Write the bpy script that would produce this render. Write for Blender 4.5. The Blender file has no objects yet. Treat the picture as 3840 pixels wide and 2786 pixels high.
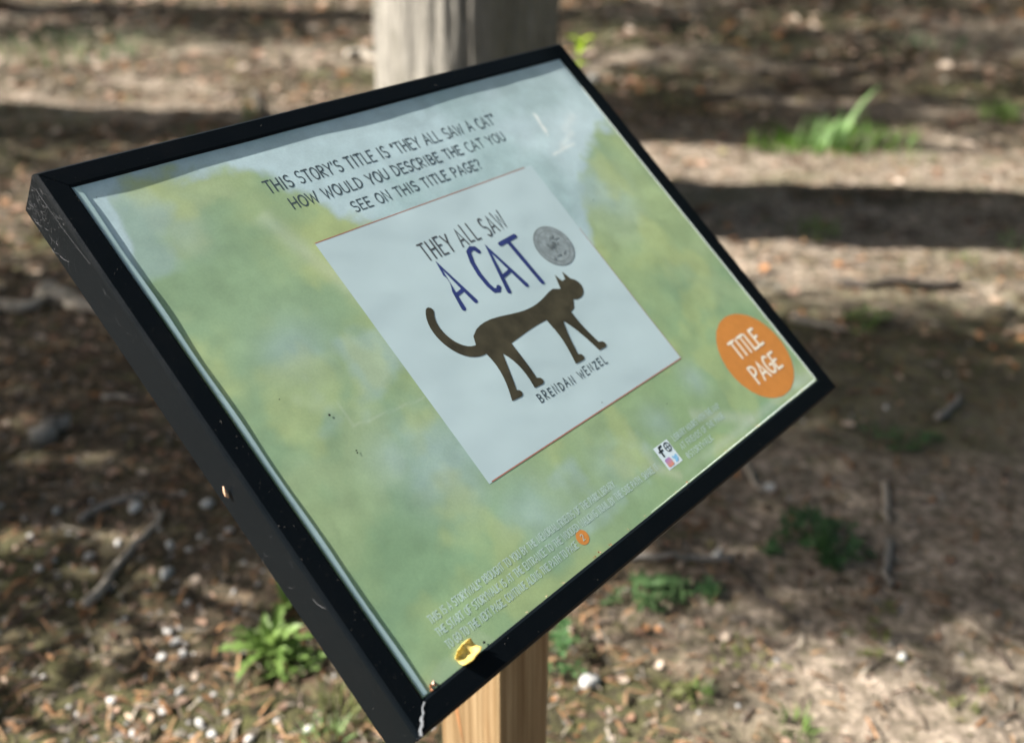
import bpy, math, random
import numpy as np
from mathutils import Vector, Matrix

# ------------------------------------------------------------------ camera, sky, sun, exposure
sc = bpy.context.scene
C = sc.collection
rnd = random.Random(7)
rng = np.random.default_rng(7)

PITCH = math.radians(29.221)
HC = 1.47                                    # camera height
F_PX, W_PX, H_PX = 3800.0, 3840.0, 2786.0    # focal length in photograph pixels
cam_d = bpy.data.cameras.new('camera')
cam_d.sensor_width = 36.0
cam_d.lens = F_PX / W_PX * 36.0
cam_d.clip_start, cam_d.clip_end = 0.05, 600
cam_d.dof.use_dof = True
cam_d.dof.focus_distance = 0.98
cam_d.dof.aperture_fstop = 2.5
cam_d.dof.aperture_blades = 9
cam = bpy.data.objects.new('camera', cam_d)
cam.location = (0, 0, HC)
cam.rotation_euler = (math.pi / 2 - PITCH, 0, 0)
C.objects.link(cam)
sc.camera = cam

SUN_EL, SUN_AZ = math.radians(38.0), math.radians(2.5)     # sun from the left, a little behind the tree
sun_vec = Vector((-math.cos(SUN_EL) * math.cos(SUN_AZ), math.cos(SUN_EL) * math.sin(SUN_AZ), math.sin(SUN_EL)))
world = bpy.data.worlds.new('World')
sc.world = world
world.use_nodes = True
nt = world.node_tree
sky = nt.nodes.new('ShaderNodeTexSky')
sky.sky_type = 'NISHITA'
sky.sun_disc = False
sky.sun_elevation = SUN_EL
sky.sun_rotation = math.radians(-90) + SUN_AZ
sky.air_density, sky.dust_density, sky.ozone_density = 1.0, 3.5, 0.4
bg = nt.nodes['Background']
bg.inputs['Strength'].default_value = 0.05
nt.links.new(sky.outputs['Color'], bg.inputs['Color'])

sun_d = bpy.data.lights.new('sun', 'SUN')
sun_d.energy = 5.0
sun_d.angle = math.radians(0.53)
sun_d.color = (1.0, 0.945, 0.875)
sun = bpy.data.objects.new('sun', sun_d)
sun.rotation_euler = (-sun_vec).to_track_quat('-Z', 'Y').to_euler()
sun.location = (-20, 0, 20)
C.objects.link(sun)

sc.view_settings.view_transform = 'Standard'
sc.view_settings.look = 'None'
sc.view_settings.gamma = 1.0
sc.view_settings.use_curve_mapping = False
sc.view_settings.exposure = 2.15
sc.cycles.max_bounces = 6
sc.cycles.use_denoising = True

# ------------------------------------------------------------------ helpers
def srgb(r, g, b):
    f = lambda c: (c / 12.92 if c <= 0.04045 else ((c + 0.055) / 1.055) ** 2.4)
    return (f(r / 255), f(g / 255), f(b / 255))

def _hash(ix, iy, seed):
    h = (ix.astype(np.int64) * 374761393 + iy.astype(np.int64) * 668265263 + seed * 1442695041) & 0xffffffff
    h = ((h ^ (h >> 13)) * 1274126177) & 0xffffffff
    return ((h ^ (h >> 16)) & 0xffff) / 65535.0

def vnoise(x, y, seed=0):
    x = np.asarray(x, float); y = np.asarray(y, float)
    ix, iy = np.floor(x), np.floor(y)
    fx, fy = x - ix, y - iy
    fx = fx * fx * fx * (fx * (fx * 6 - 15) + 10); fy = fy * fy * fy * (fy * (fy * 6 - 15) + 10)
    a, b = _hash(ix, iy, seed), _hash(ix + 1, iy, seed)
    c, d = _hash(ix, iy + 1, seed), _hash(ix + 1, iy + 1, seed)
    return (a + (b - a) * fx) * (1 - fy) + (c + (d - c) * fx) * fy

def fbm(x, y, seed=0, octv=4, gain=0.5):
    s = 0; a = 1.0; t = 0
    x = np.asarray(x, float); y = np.asarray(y, float)
    for o in range(octv):
        s = s + a * vnoise(x * 2 ** o + 17.3 * o, y * 2 ** o - 9.1 * o, seed + o)
        t += a; a *= gain
    return s / t

def sstep(a, b, x):
    t = np.clip((x - a) / (b - a), 0, 1)
    return t * t * (3 - 2 * t)

def ground_h(x, y):
    x = np.asarray(x, float); y = np.asarray(y, float)
    near = 1 - sstep(9, 20, np.hypot(x, y - 4))
    h = 0.10 * (fbm(x * 0.35, y * 0.35, 3, 2) - 0.5) + 0.055 * (fbm(x * 1.7, y * 1.7, 11, 3) - 0.5) + 0.018 * (fbm(x * 4.5, y * 4.5, 17, 3) - 0.5)
    h = h + near * (0.020 * (fbm(x * 9, y * 9, 21, 3) - 0.5))
    return h

sP, cP = math.sin(PITCH), math.cos(PITCH)
def ground_at(px, py):
    """ground point seen at a position of the photograph viewed 2267 pixels wide"""
    a = (px * 1.694 - W_PX / 2) / F_PX; b = (py * 1.694 - H_PX / 2) / F_PX
    d = (a, cP - b * sP, -sP - b * cP)
    t = HC / -d[2]
    for _ in range(6):
        z = float(ground_h(d[0] * t, d[1] * t)); t = (HC - z) / -d[2]
    return Vector((d[0] * t, d[1] * t, HC + d[2] * t))

def tag(o, label=None, cat=None, group=None, kind=None):
    if label: o['label'] = label
    if cat: o['category'] = cat
    if group: o['group'] = group
    if kind: o['kind'] = kind
    return o

def empty(name, loc, rz=0.0):
    o = bpy.data.objects.new(name, None)
    o.empty_display_size = 0.05
    o.location = loc; o.rotation_euler = (0, 0, rz)
    C.objects.link(o)
    return o

def mesh(name, verts, faces, mat, parent=None, smooth=False, col=None):
    m = bpy.data.meshes.new(name)
    m.from_pydata([tuple(v) for v in verts], [], [tuple(f) for f in faces])
    if col is not None:
        a = m.color_attributes.new('Col', 'FLOAT_COLOR', 'POINT')
        c4 = np.ones((len(verts), 4), np.float32); c4[:, :3] = col
        a.data.foreach_set('color', c4.ravel())
    if mat is not None:
        for mm in (mat if isinstance(mat, (list, tuple)) else [mat]): m.materials.append(mm)
    if smooth: m.shade_smooth()
    o = bpy.data.objects.new(name, m)
    C.objects.link(o)
    if parent is not None: o.parent = parent
    return o

def recalc(o):
    import bmesh
    bm = bmesh.new(); bm.from_mesh(o.data)
    bmesh.ops.recalc_face_normals(bm, faces=bm.faces)
    bm.to_mesh(o.data); bm.free()
    return o

class Buf:
    def __init__(self): self.v, self.f, self.c = [], [], []
    def add(self, v, f, c=None):
        n = len(self.v)
        self.v += [tuple(p) for p in v]; self.f += [tuple(i + n for i in q) for q in f]
        if c is not None: self.c += [c] * len(v)
    def build(self, name, mat, parent=None, smooth=False):
        return mesh(name, self.v, self.f, mat, parent, smooth, np.array(self.c) if self.c else None)

def tube(pts, radii, seg=8, jitter=0.0, r=rnd, cap=True):
    pts = [Vector(p) for p in pts]
    V, F = [], []
    up = Vector((0.13, 0.21, 0.97))
    for i, p in enumerate(pts):
        d = (pts[min(i + 1, len(pts) - 1)] - pts[max(i - 1, 0)]).normalized()
        s = d.cross(up)
        if s.length < 0.05: s = d.cross(Vector((1, 0, 0)))
        s.normalize(); t = s.cross(d)
        for k in range(seg):
            a = 2 * math.pi * k / seg
            rr = radii[i] * (1 + jitter * r.uniform(-1, 1))
            V.append(p + s * (math.cos(a) * rr) + t * (math.sin(a) * rr))
    for i in range(len(pts) - 1):
        for k in range(seg):
            k2 = (k + 1) % seg
            F.append((i * seg + k, i * seg + k2, (i + 1) * seg + k2, (i + 1) * seg + k))
    if cap:
        F.append(tuple(range(seg - 1, -1, -1)))
        F.append(tuple((len(pts) - 1) * seg + k for k in range(seg)))
    return V, F

# ------------------------------------------------------------------ materials
class NB:
    """small node builder"""
    def __init__(self, name):
        self.m = bpy.data.materials.new(name); self.m.use_nodes = True
        self.t = self.m.node_tree; self.b = self.t.nodes['Principled BSDF']
    def n(self, typ, **kw):
        x = self.t.nodes.new(typ)
        for k, v in kw.items():
            if hasattr(x, k) and k not in x.inputs: setattr(x, k, v)
            else: x.inputs[k].default_value = v
        return x
    def l(self, a, b): self.t.links.new(a, b)
    def coord(self, scale=(1, 1, 1), kind='Object'):
        tc = self.n('ShaderNodeTexCoord'); mp = self.n('ShaderNodeMapping')
        mp.inputs['Scale'].default_value = scale
        self.l(tc.outputs[kind], mp.inputs['Vector']); return mp.outputs['Vector']
    def noise(self, vec, scale, detail=5, rough=0.55, dist=0.0):
        x = self.n('ShaderNodeTexNoise', Scale=scale, Detail=detail, Roughness=rough, Distortion=dist)
        if vec is not None: self.l(vec, x.inputs['Vector'])
        return x.outputs['Fac']
    def ramp(self, fac, stops):
        x = self.n('ShaderNodeValToRGB'); e = x.color_ramp.elements
        while len(e) < len(stops): e.new(0.5)
        for el, (p, c) in zip(e, stops):
            el.position = p; el.color = (*c, 1) if len(c) == 3 else c
        self.l(fac, x.inputs['Fac']); return x.outputs['Color']
    def mix(self, fac, a, b, mode='MIX'):
        x = self.n('ShaderNodeMix', data_type='RGBA', blend_type=mode)
        for s, v in ((x.inputs[0], fac), (x.inputs[6], a), (x.inputs[7], b)):
            if isinstance(v, (int, float)): s.default_value = v
            elif isinstance(v, tuple): s.default_value = (*v[:3], 1)
            else: self.l(v, s)
        return x.outputs[2]
    def bump(self, h, strength=0.3, dist=0.01):
        x = self.n('ShaderNodeBump', Strength=strength, Distance=dist)
        self.l(h, x.inputs['Height']); self.l(x.outputs['Normal'], self.b.inputs['Normal'])
        return x
    def set(self, **kw):
        for k, v in kw.items():
            s = self.b.inputs[k.replace('_', ' ')]
            if isinstance(v, (int, float)): s.default_value = v
            elif isinstance(v, tuple): s.default_value = (*v[:3], 1)
            else: self.l(v, s)
        return self

def flat_mat(name, col, rough=0.6, spec=0.4, var=0.0, nscale=60.0):
    b = NB(name)
    if var:
        n = b.noise(b.coord(), nscale, 4)
        b.set(Base_Color=b.mix(n, tuple(c * (1 - var) for c in col), tuple(min(1, c * (1 + var)) for c in col)))
    else: b.set(Base_Color=col)
    b.set(Roughness=rough); b.b.inputs['Specular IOR Level'].default_value = spec
    return b.m

def attr_mat(name, rough=0.7, spec=0.25, var=0.25, nscale=40.0, trans=0.0):
    b = NB(name)
    a = b.n('ShaderNodeVertexColor', layer_name='Col')
    n = b.noise(b.coord(), nscale, 4)
    col = b.mix(1.0, a.outputs['Color'], b.ramp(n, [(0.25, (1 - var,) * 3), (0.75, (1 + var,) * 3)]), 'MULTIPLY')
    b.set(Base_Color=col, Roughness=rough); b.b.inputs['Specular IOR Level'].default_value = spec
    if trans:
        tr = b.n('ShaderNodeBsdfTranslucent'); b.l(col, tr.inputs['Color'])
        ms = b.n('ShaderNodeMixShader', Fac=trans)
        b.l(b.b.outputs[0], ms.inputs[1]); b.l(tr.outputs[0], ms.inputs[2])
        b.l(ms.outputs[0], b.t.nodes['Material Output'].inputs['Surface'])
    return b.m

def leaf_mat(name, c1, c2, trans=0.35, rough=0.5, nscale=30.0):
    b = NB(name)
    oi = b.n('ShaderNodeObjectInfo')
    n = b.noise(b.coord(), nscale, 3)
    ad = b.n('ShaderNodeMath', operation='ADD'); b.l(n, ad.inputs[0])
    mu = b.n('ShaderNodeMath', operation='MULTIPLY_ADD'); b.l(oi.outputs['Random'], mu.inputs[0])
    mu.inputs[1].default_value = 0.6; mu.inputs[2].default_value = -0.3
    b.l(mu.outputs[0], ad.inputs[1])
    col = b.mix(ad.outputs[0], c1, c2)
    b.set(Base_Color=col, Roughness=rough)
    b.b.inputs['Specular IOR Level'].default_value = 0.3
    tr = b.n('ShaderNodeBsdfTranslucent'); b.l(col, tr.inputs['Color'])
    ms = b.n('ShaderNodeMixShader', Fac=trans)
    b.l(b.b.outputs[0], ms.inputs[1]); b.l(tr.outputs[0], ms.inputs[2])
    b.l(ms.outputs[0], b.t.nodes['Material Output'].inputs['Surface'])
    return b.m

def make_ground_mat():
    b = NB('soil')
    v = b.coord()
    at = b.n('ShaderNodeVertexColor', layer_name='Col')       # r: bare sandy soil, g: moss
    sp = b.n('ShaderNodeSeparateColor'); b.l(at.outputs['Color'], sp.inputs['Color'])
    n1 = b.noise(v, 7, 8, 0.62); n2 = b.noise(v, 38, 8, 0.65); n3 = b.noise(v, 160, 4, 0.6)
    litter = b.ramp(n2, [(0.34, (0.018, 0.016, 0.010)), (0.48, (0.058, 0.048, 0.030)), (0.61, (0.150, 0.112, 0.074)), (0.75, (0.37, 0.285, 0.215))])
    soil = b.ramp(n2, [(0.28, (0.080, 0.070, 0.050)), (0.50, (0.235, 0.194, 0.150)), (0.72, (0.60, 0.495, 0.405))])
    col = b.mix(sp.outputs[0], litter, soil)
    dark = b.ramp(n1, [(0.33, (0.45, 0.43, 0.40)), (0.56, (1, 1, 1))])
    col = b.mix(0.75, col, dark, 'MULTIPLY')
    col = b.mix(b.ramp(n3, [(0.62, (0, 0, 0)), (0.75, (1, 1, 1))]), col, (0.40, 0.33, 0.27))
    moss = b.ramp(n2, [(0.3, (0.025, 0.032, 0.010)), (0.7, (0.085, 0.10, 0.028))])
    mk = b.n('ShaderNodeMath', operation='MULTIPLY'); b.l(sp.outputs[1], mk.inputs[0])
    b.l(b.ramp(n2, [(0.40, (0.1,) * 3), (0.6, (1, 1, 1))]), mk.inputs[1])
    col = b.mix(mk.outputs[0], col, moss)
    n4 = b.noise(v, 17, 6, 0.65)
    col = b.mix(b.ramp(n4, [(0.53, (0, 0, 0)), (0.66, (0.55,) * 3)]), col, (0.070, 0.072, 0.028))
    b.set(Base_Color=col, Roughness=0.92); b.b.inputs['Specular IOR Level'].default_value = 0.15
    h = b.n('ShaderNodeMath', operation='ADD'); b.l(n2, h.inputs[0]); b.l(n3, h.inputs[1])
    b.bump(h.outputs[0], 0.9, 0.016)
    return b.m

def make_bark_mat(name, pale=(0.250, 0.236, 0.205), dark=(0.04, 0.035, 0.022), k=1.0):
    b = NB(name)
    v = b.coord((1, 1, 0.10)); v2 = b.coord((1, 1, 0.35))
    a = b.noise(v, 62 * k, 8, 0.64, 0.7); c = b.noise(v2, 120 * k, 6, 0.65); d = b.noise(b.coord((1, 1, 0.3)), 4 * k, 4)
    col = b.ramp(a, [(0.28, dark), (0.40, tuple(p * .6 + q * .4 for p, q in zip(pale, dark))), (0.52, pale), (0.8, tuple(min(1, p * 1.2) for p in pale))])
    col = b.mix(0.5, col, b.ramp(c, [(0.3, (0.55,) * 3), (0.7, (1.15,) * 3)]), 'MULTIPLY')
    col = b.mix(b.ramp(d, [(0.55, (0, 0, 0)), (0.72, (0.55,) * 3)]), col, (0.105, 0.10, 0.055))
    b.set(Base_Color=col, Roughness=0.9); b.b.inputs['Specular IOR Level'].default_value = 0.2
    h = b.n('ShaderNodeMath', operation='MULTIPLY_ADD'); b.l(c, h.inputs[0]); h.inputs[1].default_value = 0.35; b.l(a, h.inputs[2])
    b.bump(h.outputs[0], 0.9, 0.02)
    return b.m

def make_frame_mat():
    b = NB('black_powder_coat')
    v = b.coord()
    n = b.noise(v, 900, 2, 0.6); g = b.noise(v, 9, 5, 0.6); d = b.noise(v, 240, 3, 0.7)
    col = b.mix(g, (0.0022, 0.0036, 0.0050), (0.0034, 0.0050, 0.0066))
    col = b.mix(b.ramp(d, [(0.70, (0, 0, 0)), (0.80, (0.2,) * 3)]), col, (0.022, 0.022, 0.022))     # dust specks
    sm_ = b.noise(b.coord((1, 1, 1)), 26, 5, 0.65, 0.5)
    col = b.mix(b.ramp(sm_, [(0.52, (0, 0, 0)), (0.80, (0.5,) * 3)]), col, (0.0040, 0.0048, 0.0056))
    b.set(Base_Color=col, Roughness=b.ramp(sm_, [(0.3, (0.28,) * 3), (0.7, (0.42,) * 3)])); b.b.inputs['Specular IOR Level'].default_value = 0.08
    b.bump(n, 0.25, 0.0006)
    return b.m

def make_wood_mat():
    b = NB('pine_post')
    v = b.coord((1, 1, 0.045)); v2 = b.coord((1, 1, 0.02))
    a = b.noise(v, 60, 6, 0.55, 0.5); c = b.noise(v2, 150, 5, 0.6); e = b.noise(b.coord((1, 1, 0.3)), 9, 4)
    col = b.ramp(a, [(0.30, (0.17, 0.105, 0.048)), (0.48, (0.225, 0.160, 0.088)), (0.66, (0.28, 0.212, 0.125))])
    col = b.mix(0.7, col, b.ramp(c, [(0.35, (0.68, 0.60, 0.50)), (0.62, (1.08, 1.06, 1.03))]), 'MULTIPLY')
    col = b.mix(b.ramp(e, [(0.6, (0, 0, 0)), (0.8, (0.45,) * 3)]), col, (0.27, 0.18, 0.09))
    b.set(Base_Color=col, Roughness=0.65); b.b.inputs['Specular IOR Level'].default_value = 0.3
    st_ = b.noise(b.coord((1, 1, 0.004)), 240, 2, 0.4)
    col = b.mix(0.8, col, b.ramp(st_, [(0.40, (0.66, 0.60, 0.50)), (0.58, (1.06, 1.05, 1.04))]), 'MULTIPLY')
    b.set(Base_Color=col)
    b.bump(c, 0.6, 0.003)
    return b.m

def make_poster_mat():
    b = NB('printed_poster')
    v = b.coord()
    at = b.n('ShaderNodeVertexColor', layer_name='Col')
    g = b.noise(v, 420, 4, 0.65); w = b.noise(v, 9, 3, 0.5, 1.0)
    col = b.mix(0.55, at.outputs['Color'], b.ramp(g, [(0.3, (0.88, 0.89, 0.90)), (0.7, (1.10, 1.09, 1.07))]), 'MULTIPLY')
    b.set(Base_Color=col, Roughness=b.ramp(w, [(0.3, (0.30,) * 3), (0.7, (0.46,) * 3)]))
    b.b.inputs['Specular IOR Level'].default_value = 0.45
    x1 = b.n('ShaderNodeMath', operation='MULTIPLY_ADD'); b.l(g, x1.inputs[0]); x1.inputs[1].default_value = 0.02; b.l(w, x1.inputs[2])
    b.bump(x1.outputs[0], 0.05, 0.006)
    return b.m

def ink(name, col, rough=0.45, var=0.3, nscale=300):
    return flat_mat(name, col, rough, 0.4, var, nscale)

def make_stone_mat(name, c1, c2):
    b = NB(name); v = b.coord()
    n = b.noise(v, 45, 5, 0.6)
    oi = b.n('ShaderNodeObjectInfo')
    col = b.mix(n, c1, c2)
    col = b.mix(0.6, col, b.ramp(oi.outputs['Random'], [(0, (0.6, 0.62, 0.62)), (1, (1.15, 1.1, 1.05))]), 'MULTIPLY')
    b.set(Base_Color=col, Roughness=0.75); b.bump(n, 0.4, 0.004)
    return b.m

M_ground = make_ground_mat()
M_bark = make_bark_mat('grey_bark')
M_bark2 = make_bark_mat('brown_bark', (0.24, 0.19, 0.14), (0.05, 0.04, 0.03))
M_frame = make_frame_mat()
M_wood = make_wood_mat()
M_poster = make_poster_mat()
M_litter = attr_mat('dry_litter', 0.8, 0.2, 0.35, 60, 0.15)
M_needle = attr_mat('dry_needles', 0.8, 0.2, 0.2, 60)
M_stone = make_stone_mat('pale_stone', (0.28, 0.29, 0.285), (0.48, 0.48, 0.465))
M_white_stone = make_stone_mat('white_stone', (0.32, 0.32, 0.31), (0.56, 0.55, 0.53))
M_twig = make_bark_mat('grey_twig', (0.34, 0.32, 0.29), (0.13, 0.11, 0.09), 3.0)
M_twig_dark = make_bark_mat('dark_twig', (0.12, 0.10, 0.085), (0.035, 0.03, 0.025), 3.0)
M_twig_pale = make_bark_mat('pale_twig', (0.50, 0.45, 0.38), (0.24, 0.20, 0.16), 3.0)
M_crown = attr_mat('tree_leaves', 0.6, 0.2, 0.3, 3, 0.25)
M_weed = leaf_mat('weed_green', (0.07, 0.13, 0.025), (0.17, 0.26, 0.07))
M_weed_dark = leaf_mat('weed_dark_green', (0.022, 0.062, 0.022), (0.060, 0.125, 0.042))
M_weed_blue = leaf_mat('weed_mid_green', (0.040, 0.085, 0.030), (0.10, 0.155, 0.060))
M_grass_bright = leaf_mat('grass_fresh', (0.14, 0.25, 0.08), (0.28, 0.42, 0.18), 0.45)
M_grass_olive = leaf_mat('grass_olive', (0.07, 0.085, 0.025), (0.16, 0.17, 0.06), 0.35)
M_grass_mid = leaf_mat('grass_mid', (0.08, 0.16, 0.025), (0.17, 0.28, 0.06), 0.45)
M_sprout = leaf_mat('sprout_lime', (0.24, 0.36, 0.02), (0.34, 0.46, 0.04), 0.5)

# ------------------------------------------------------------------ ground (structure)
def axis(lo, hi, step, far, grow=1.22):
    a = list(np.arange(lo, hi + 1e-6, step)); s = step; left = []; x = lo
    while x > -far: s *= grow; x -= s; left.append(x)
    s = step; x = hi; right = []
    while x < far: s *= grow; x += s; right.append(x)
    return np.array(left[::-1] + a + right)
gx, gy = axis(-3.4, 3.4, 0.028, 300), axis(0.7, 6.2, 0.028, 300)
GX, GY = np.meshgrid(gx, gy)
GZ = ground_h(GX, GY)
def bareness(x, y):
    b = sstep(-0.1, 0.7, x - 0.06 + 0.25 * (fbm(x * 1.3, y * 1.3, 41, 3) - 0.5) * 2) * (1 - sstep(2.0, 3.3, y))
    b = np.maximum(b, 0.85 * sstep(0.1, 0.7, x) * sstep(2.7, 3.2, y) * (1 - sstep(4.9, 5.6, y)) * sstep(0.30, 0.48, fbm(x * 1.3 + 9, y * 2.2, 46, 3)))  # sandy band, made paler to brighten the sunlit ground as well
    b = np.maximum(b, 0.75 * sstep(0.52, 0.64, fbm(x * 0.9 + 5, y * 1.6, 45, 3)) * sstep(2.8, 3.4, y))
    return np.clip(b + 0.5 * (fbm(x * 4, y * 4, 48, 3) - 0.5), 0, 1)
bare = bareness(GX, GY)
moss = sstep(0.50, 0.68, fbm(GX * 1.1 + 3, GY * 1.7, 61, 4)) * 0.75
moss = np.where((GX > 0.3) & (GY < 2.2), moss * 0.35, moss)
gc = np.stack([bare.ravel(), moss.ravel(), np.zeros(bare.size)], 1)
nxg, nyg = len(gx), len(gy)
idx = np.arange(nxg * nyg).reshape(nyg, nxg)
gf = np.stack([idx[:-1, :-1], idx[:-1, 1:], idx[1:, 1:], idx[1:, :-1]], -1).reshape(-1, 4)
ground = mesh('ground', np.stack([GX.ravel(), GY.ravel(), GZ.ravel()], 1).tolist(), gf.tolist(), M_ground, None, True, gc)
tag(ground, 'brown woodland soil with leaf litter and bare sandy patches', kind='structure')

# ------------------------------------------------------------------ trees
def trunk_mesh(r0, height, lean=(0, 0), seed=0, flare=0.35, seg=96, rings=70, ridge=0.045):
    V, F = [], []
    zs = [height * (i / (rings - 1)) ** 1.35 - 0.12 for i in range(rings)]
    ang = np.arange(seg) / seg * 2 * np.pi
    for z in zs:
        t = max(z, 0) / height
        base = r0 * (1 - 0.45 * t) * (1 + flare * math.exp(-max(z, 0) / 0.16))
        rn = fbm(np.cos(ang) * 4 + 10 + seed, np.sin(ang) * 4 + z * 0.35 + 7, seed, 4) - 0.5
        rd = fbm(np.cos(ang) * 13 + 30, np.sin(ang) * 13 + z * 1.6 + 3, seed + 9, 3) - 0.5
        bt = fbm(np.cos(ang) * 1.3 + 4, np.sin(ang) * 1.3 + 4, seed + 5, 2) - 0.5
        rr = base * (1 + 0.12 * bt * (1 + 2 * math.exp(-max(z, 0) / 0.2)) + ridge * 0.9 * rn + ridge * 1.7 * rd)
        cx, cy = lean[0] * max(z, 0), lean[1] * max(z, 0)
        V += [(cx + r * math.cos(a), cy + r * math.sin(a), z) for r, a in zip(rr, ang)]
    for i in range(rings - 1):
        for k in range(seg):
            k2 = (k + 1) % seg
            F.append((i * seg + k, i * seg + k2, (i + 1) * seg + k2, (i + 1) * seg + k))
    F.append(tuple((rings - 1) * seg + k for k in range(seg)))
    return V, F

def crown_buf(center, rad, n_clumps, per, leaf, seed, cols):
    g = np.random.default_rng(seed)
    u = g.normal(size=(n_clumps, 3)); u /= np.linalg.norm(u, axis=1)[:, None]
    cc = np.array(center) + u * (g.uniform(0.25, 1, n_clumps) ** 0.5)[:, None] * np.array(rad)
    P = np.repeat(cc, per, 0) + g.normal(size=(n_clumps * per, 3)) * leaf * 2.6
    n = len(P)
    a = g.normal(size=(n, 3)); a /= np.linalg.norm(a, axis=1)[:, None]
    b = np.cross(a, g.normal(size=(n, 3))); b /= np.linalg.norm(b, axis=1)[:, None]
    L = leaf * g.uniform(0.6, 1.3, n)[:, None]
    V = np.stack([P - a * L, P + b * L * 0.42 , P + a * L, P - b * L * 0.42], 1).reshape(-1, 3)
    F = np.arange(n * 4).reshape(-1, 4)
    cs = np.array(cols)[g.integers(0, len(cols), n)] * g.uniform(0.75, 1.25, (n, 1))
    return V, F, np.repeat(cs, 4, 0), cc

def tree(name, loc, r0, height, crown_c, crown_r, clumps, per, leaf, seed, label, mat, group=None, seg=40, rings=30, limbs=7, lean=(0, 0), flare=0.35, cat='tree'):
    t = empty(name, loc)
    tag(t, label, cat, group)
    V, F = trunk_mesh(r0, height, lean, seed, flare, seg, rings)
    mesh('trunk', V, F, mat, t, True)
    cols = [(0.032, 0.062, 0.015), (0.042, 0.080, 0.020), (0.058, 0.095, 0.025), (0.025, 0.050, 0.013)]
    V, F, Cc, cc = crown_buf(crown_c, crown_r, clumps, per, leaf, seed, cols)
    mesh('crown', V.tolist(), F.tolist(), M_crown, t, False, Cc)
    lb = Buf(); r = random.Random(seed)
    for c in cc[:limbs]:
        z0 = min(height * r.uniform(0.72, 0.98), max(c[2] - 0.3, height * 0.5))
        p0 = Vector((lean[0] * z0, lean[1] * z0, z0)); p1 = Vector(c)
        mid = p0.lerp(p1, 0.5) + Vector((0, 0, 0.12 * (p1 - p0).length))
        rr = r0 * 0.28
        lb.add(*tube([p0, mid, p1], [rr, rr * 0.6, rr * 0.15], 6))
    lb.build('limb', mat, t, True)
    return t

# the tree in the picture, its broad trunk standing behind the sign
TREE = Vector((-0.162, 4.02, 0)); TREE.z = float(ground_h(TREE.x, TREE.y))
tree('oak_tree', TREE, 0.364, 7.6, (0.6, -1.6, 9.3), (6.4, 6.6, 1.9), 620, 36, 0.115, 5,  # crown, out of view, spread wide to block overhead sky
     'broad grey-barked tree trunk standing behind the sign, sunlit on one side', M_bark, seg=220, rings=190, limbs=22, flare=0.12)

def gz(x, y): return (x, y, float(ground_h(x, y)))
# trees to the left that throw the bands and dapples of shade across the ground
tree('woodland_tree', gz(-6.6, 8.75), 0.30, 5.6, (0, 0.1, 7.3), (2.2, 1.7, 1.6), 200, 24, 0.085, 21,
     'tall brown-barked tree farthest back on the left', M_bark2)
tree('woodland_tree', gz(-5.4, 5.50), 0.42, 5.6, (-0.4, 0.95, 6.2), (2.1, 1.25, 1.5), 150, 22, 0.085, 22,
     'thick brown-barked tree left of the sign, level with the grey tree', M_bark2)
tree('woodland_tree', gz(-4.8, 2.15), 0.17, 4.2, (-0.2, 0.52, 4.3), (1.6, 0.66, 1.6), 250, 22, 0.07, 23,
     'slim low-crowned tree nearest the camera on the left', M_bark2)
SG = 'added shade-casting saplings at the left of the clearing'  # unseen saplings added to cast patches of shade on the ground
tree('sapling', gz(-4.6, 2.85), 0.035, 2.6, (0, 0.05, 2.9), (0.9, 0.55, 1.4), 105, 22, 0.055, 31,
     'added shade-casting sapling growing beside the slim tree on the left', M_bark2, SG, 12, 14, 8, cat='sapling')
tree('sapling', gz(-6.9, 7.9), 0.04, 2.6, (0, 0.3, 2.9), (1.2, 0.85, 1.4), 150, 22, 0.06, 32,
     'added shade-casting sapling in front of the farthest tree on the left', M_bark2, SG, 12, 14, 8, cat='sapling')
tree('sapling', gz(-4.2, 3.35), 0.03, 1.7, (0, 0, 2.05), (0.6, 0.35, 0.7), 60, 18, 0.05, 33,
     'low added shade-casting sapling between the slim tree and the thick tree', M_bark2, SG, 12, 14, 8, cat='sapling')
for k, (x, y, h_) in enumerate(((4.6, 3.6, 2.0), (5.2, 5.2, 2.4), (4.4, 6.9, 2.2))):  # unseen saplings added to keep sky light off the trunk's dark side
    tree('sapling', gz(x, y), 0.04, h_, (0, 0, 1.9), (0.9, 0.9, 1.5), 130, 22, 0.075, 51 + k, 'dense leafy sapling added to block sky, ' + ('nearest on the right of the clearing', 'in the middle of the row on the right', 'farthest back of the row on the right')[k],
         M_bark2, 'added sky-blocking saplings at the right of the clearing', 12, 14, 8, cat='sapling')
tree('sapling', gz(-3.3, 1.86), 0.025, 2.9, (0, 0.06, 3.42), (0.45, 0.20, 0.40), 70, 20, 0.045, 34,
     'added thin tall shade-casting sapling with a small crown nearest the camera', M_bark2, SG, 12, 14, 8, cat='sapling')
tree('sapling', gz(-3.0, 1.60), 0.02, 1.4, (0, 0.06, 1.38), (0.40, 0.20, 0.40), 42, 16, 0.045, 35,
     'short added shade-casting sapling beside the thin tall one', M_bark2, SG, 12, 14, 8, cat='sapling')
tree('sapling', gz(-5.9, 5.25), 0.03, 2.8, (0, -0.20, 3.2), (0.9, 0.78, 1.0), 105, 18, 0.055, 36,
     'round added shade-casting sapling at the foot of the thick tree', M_bark2, SG, 12, 14, 8, cat='sapling')
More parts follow.
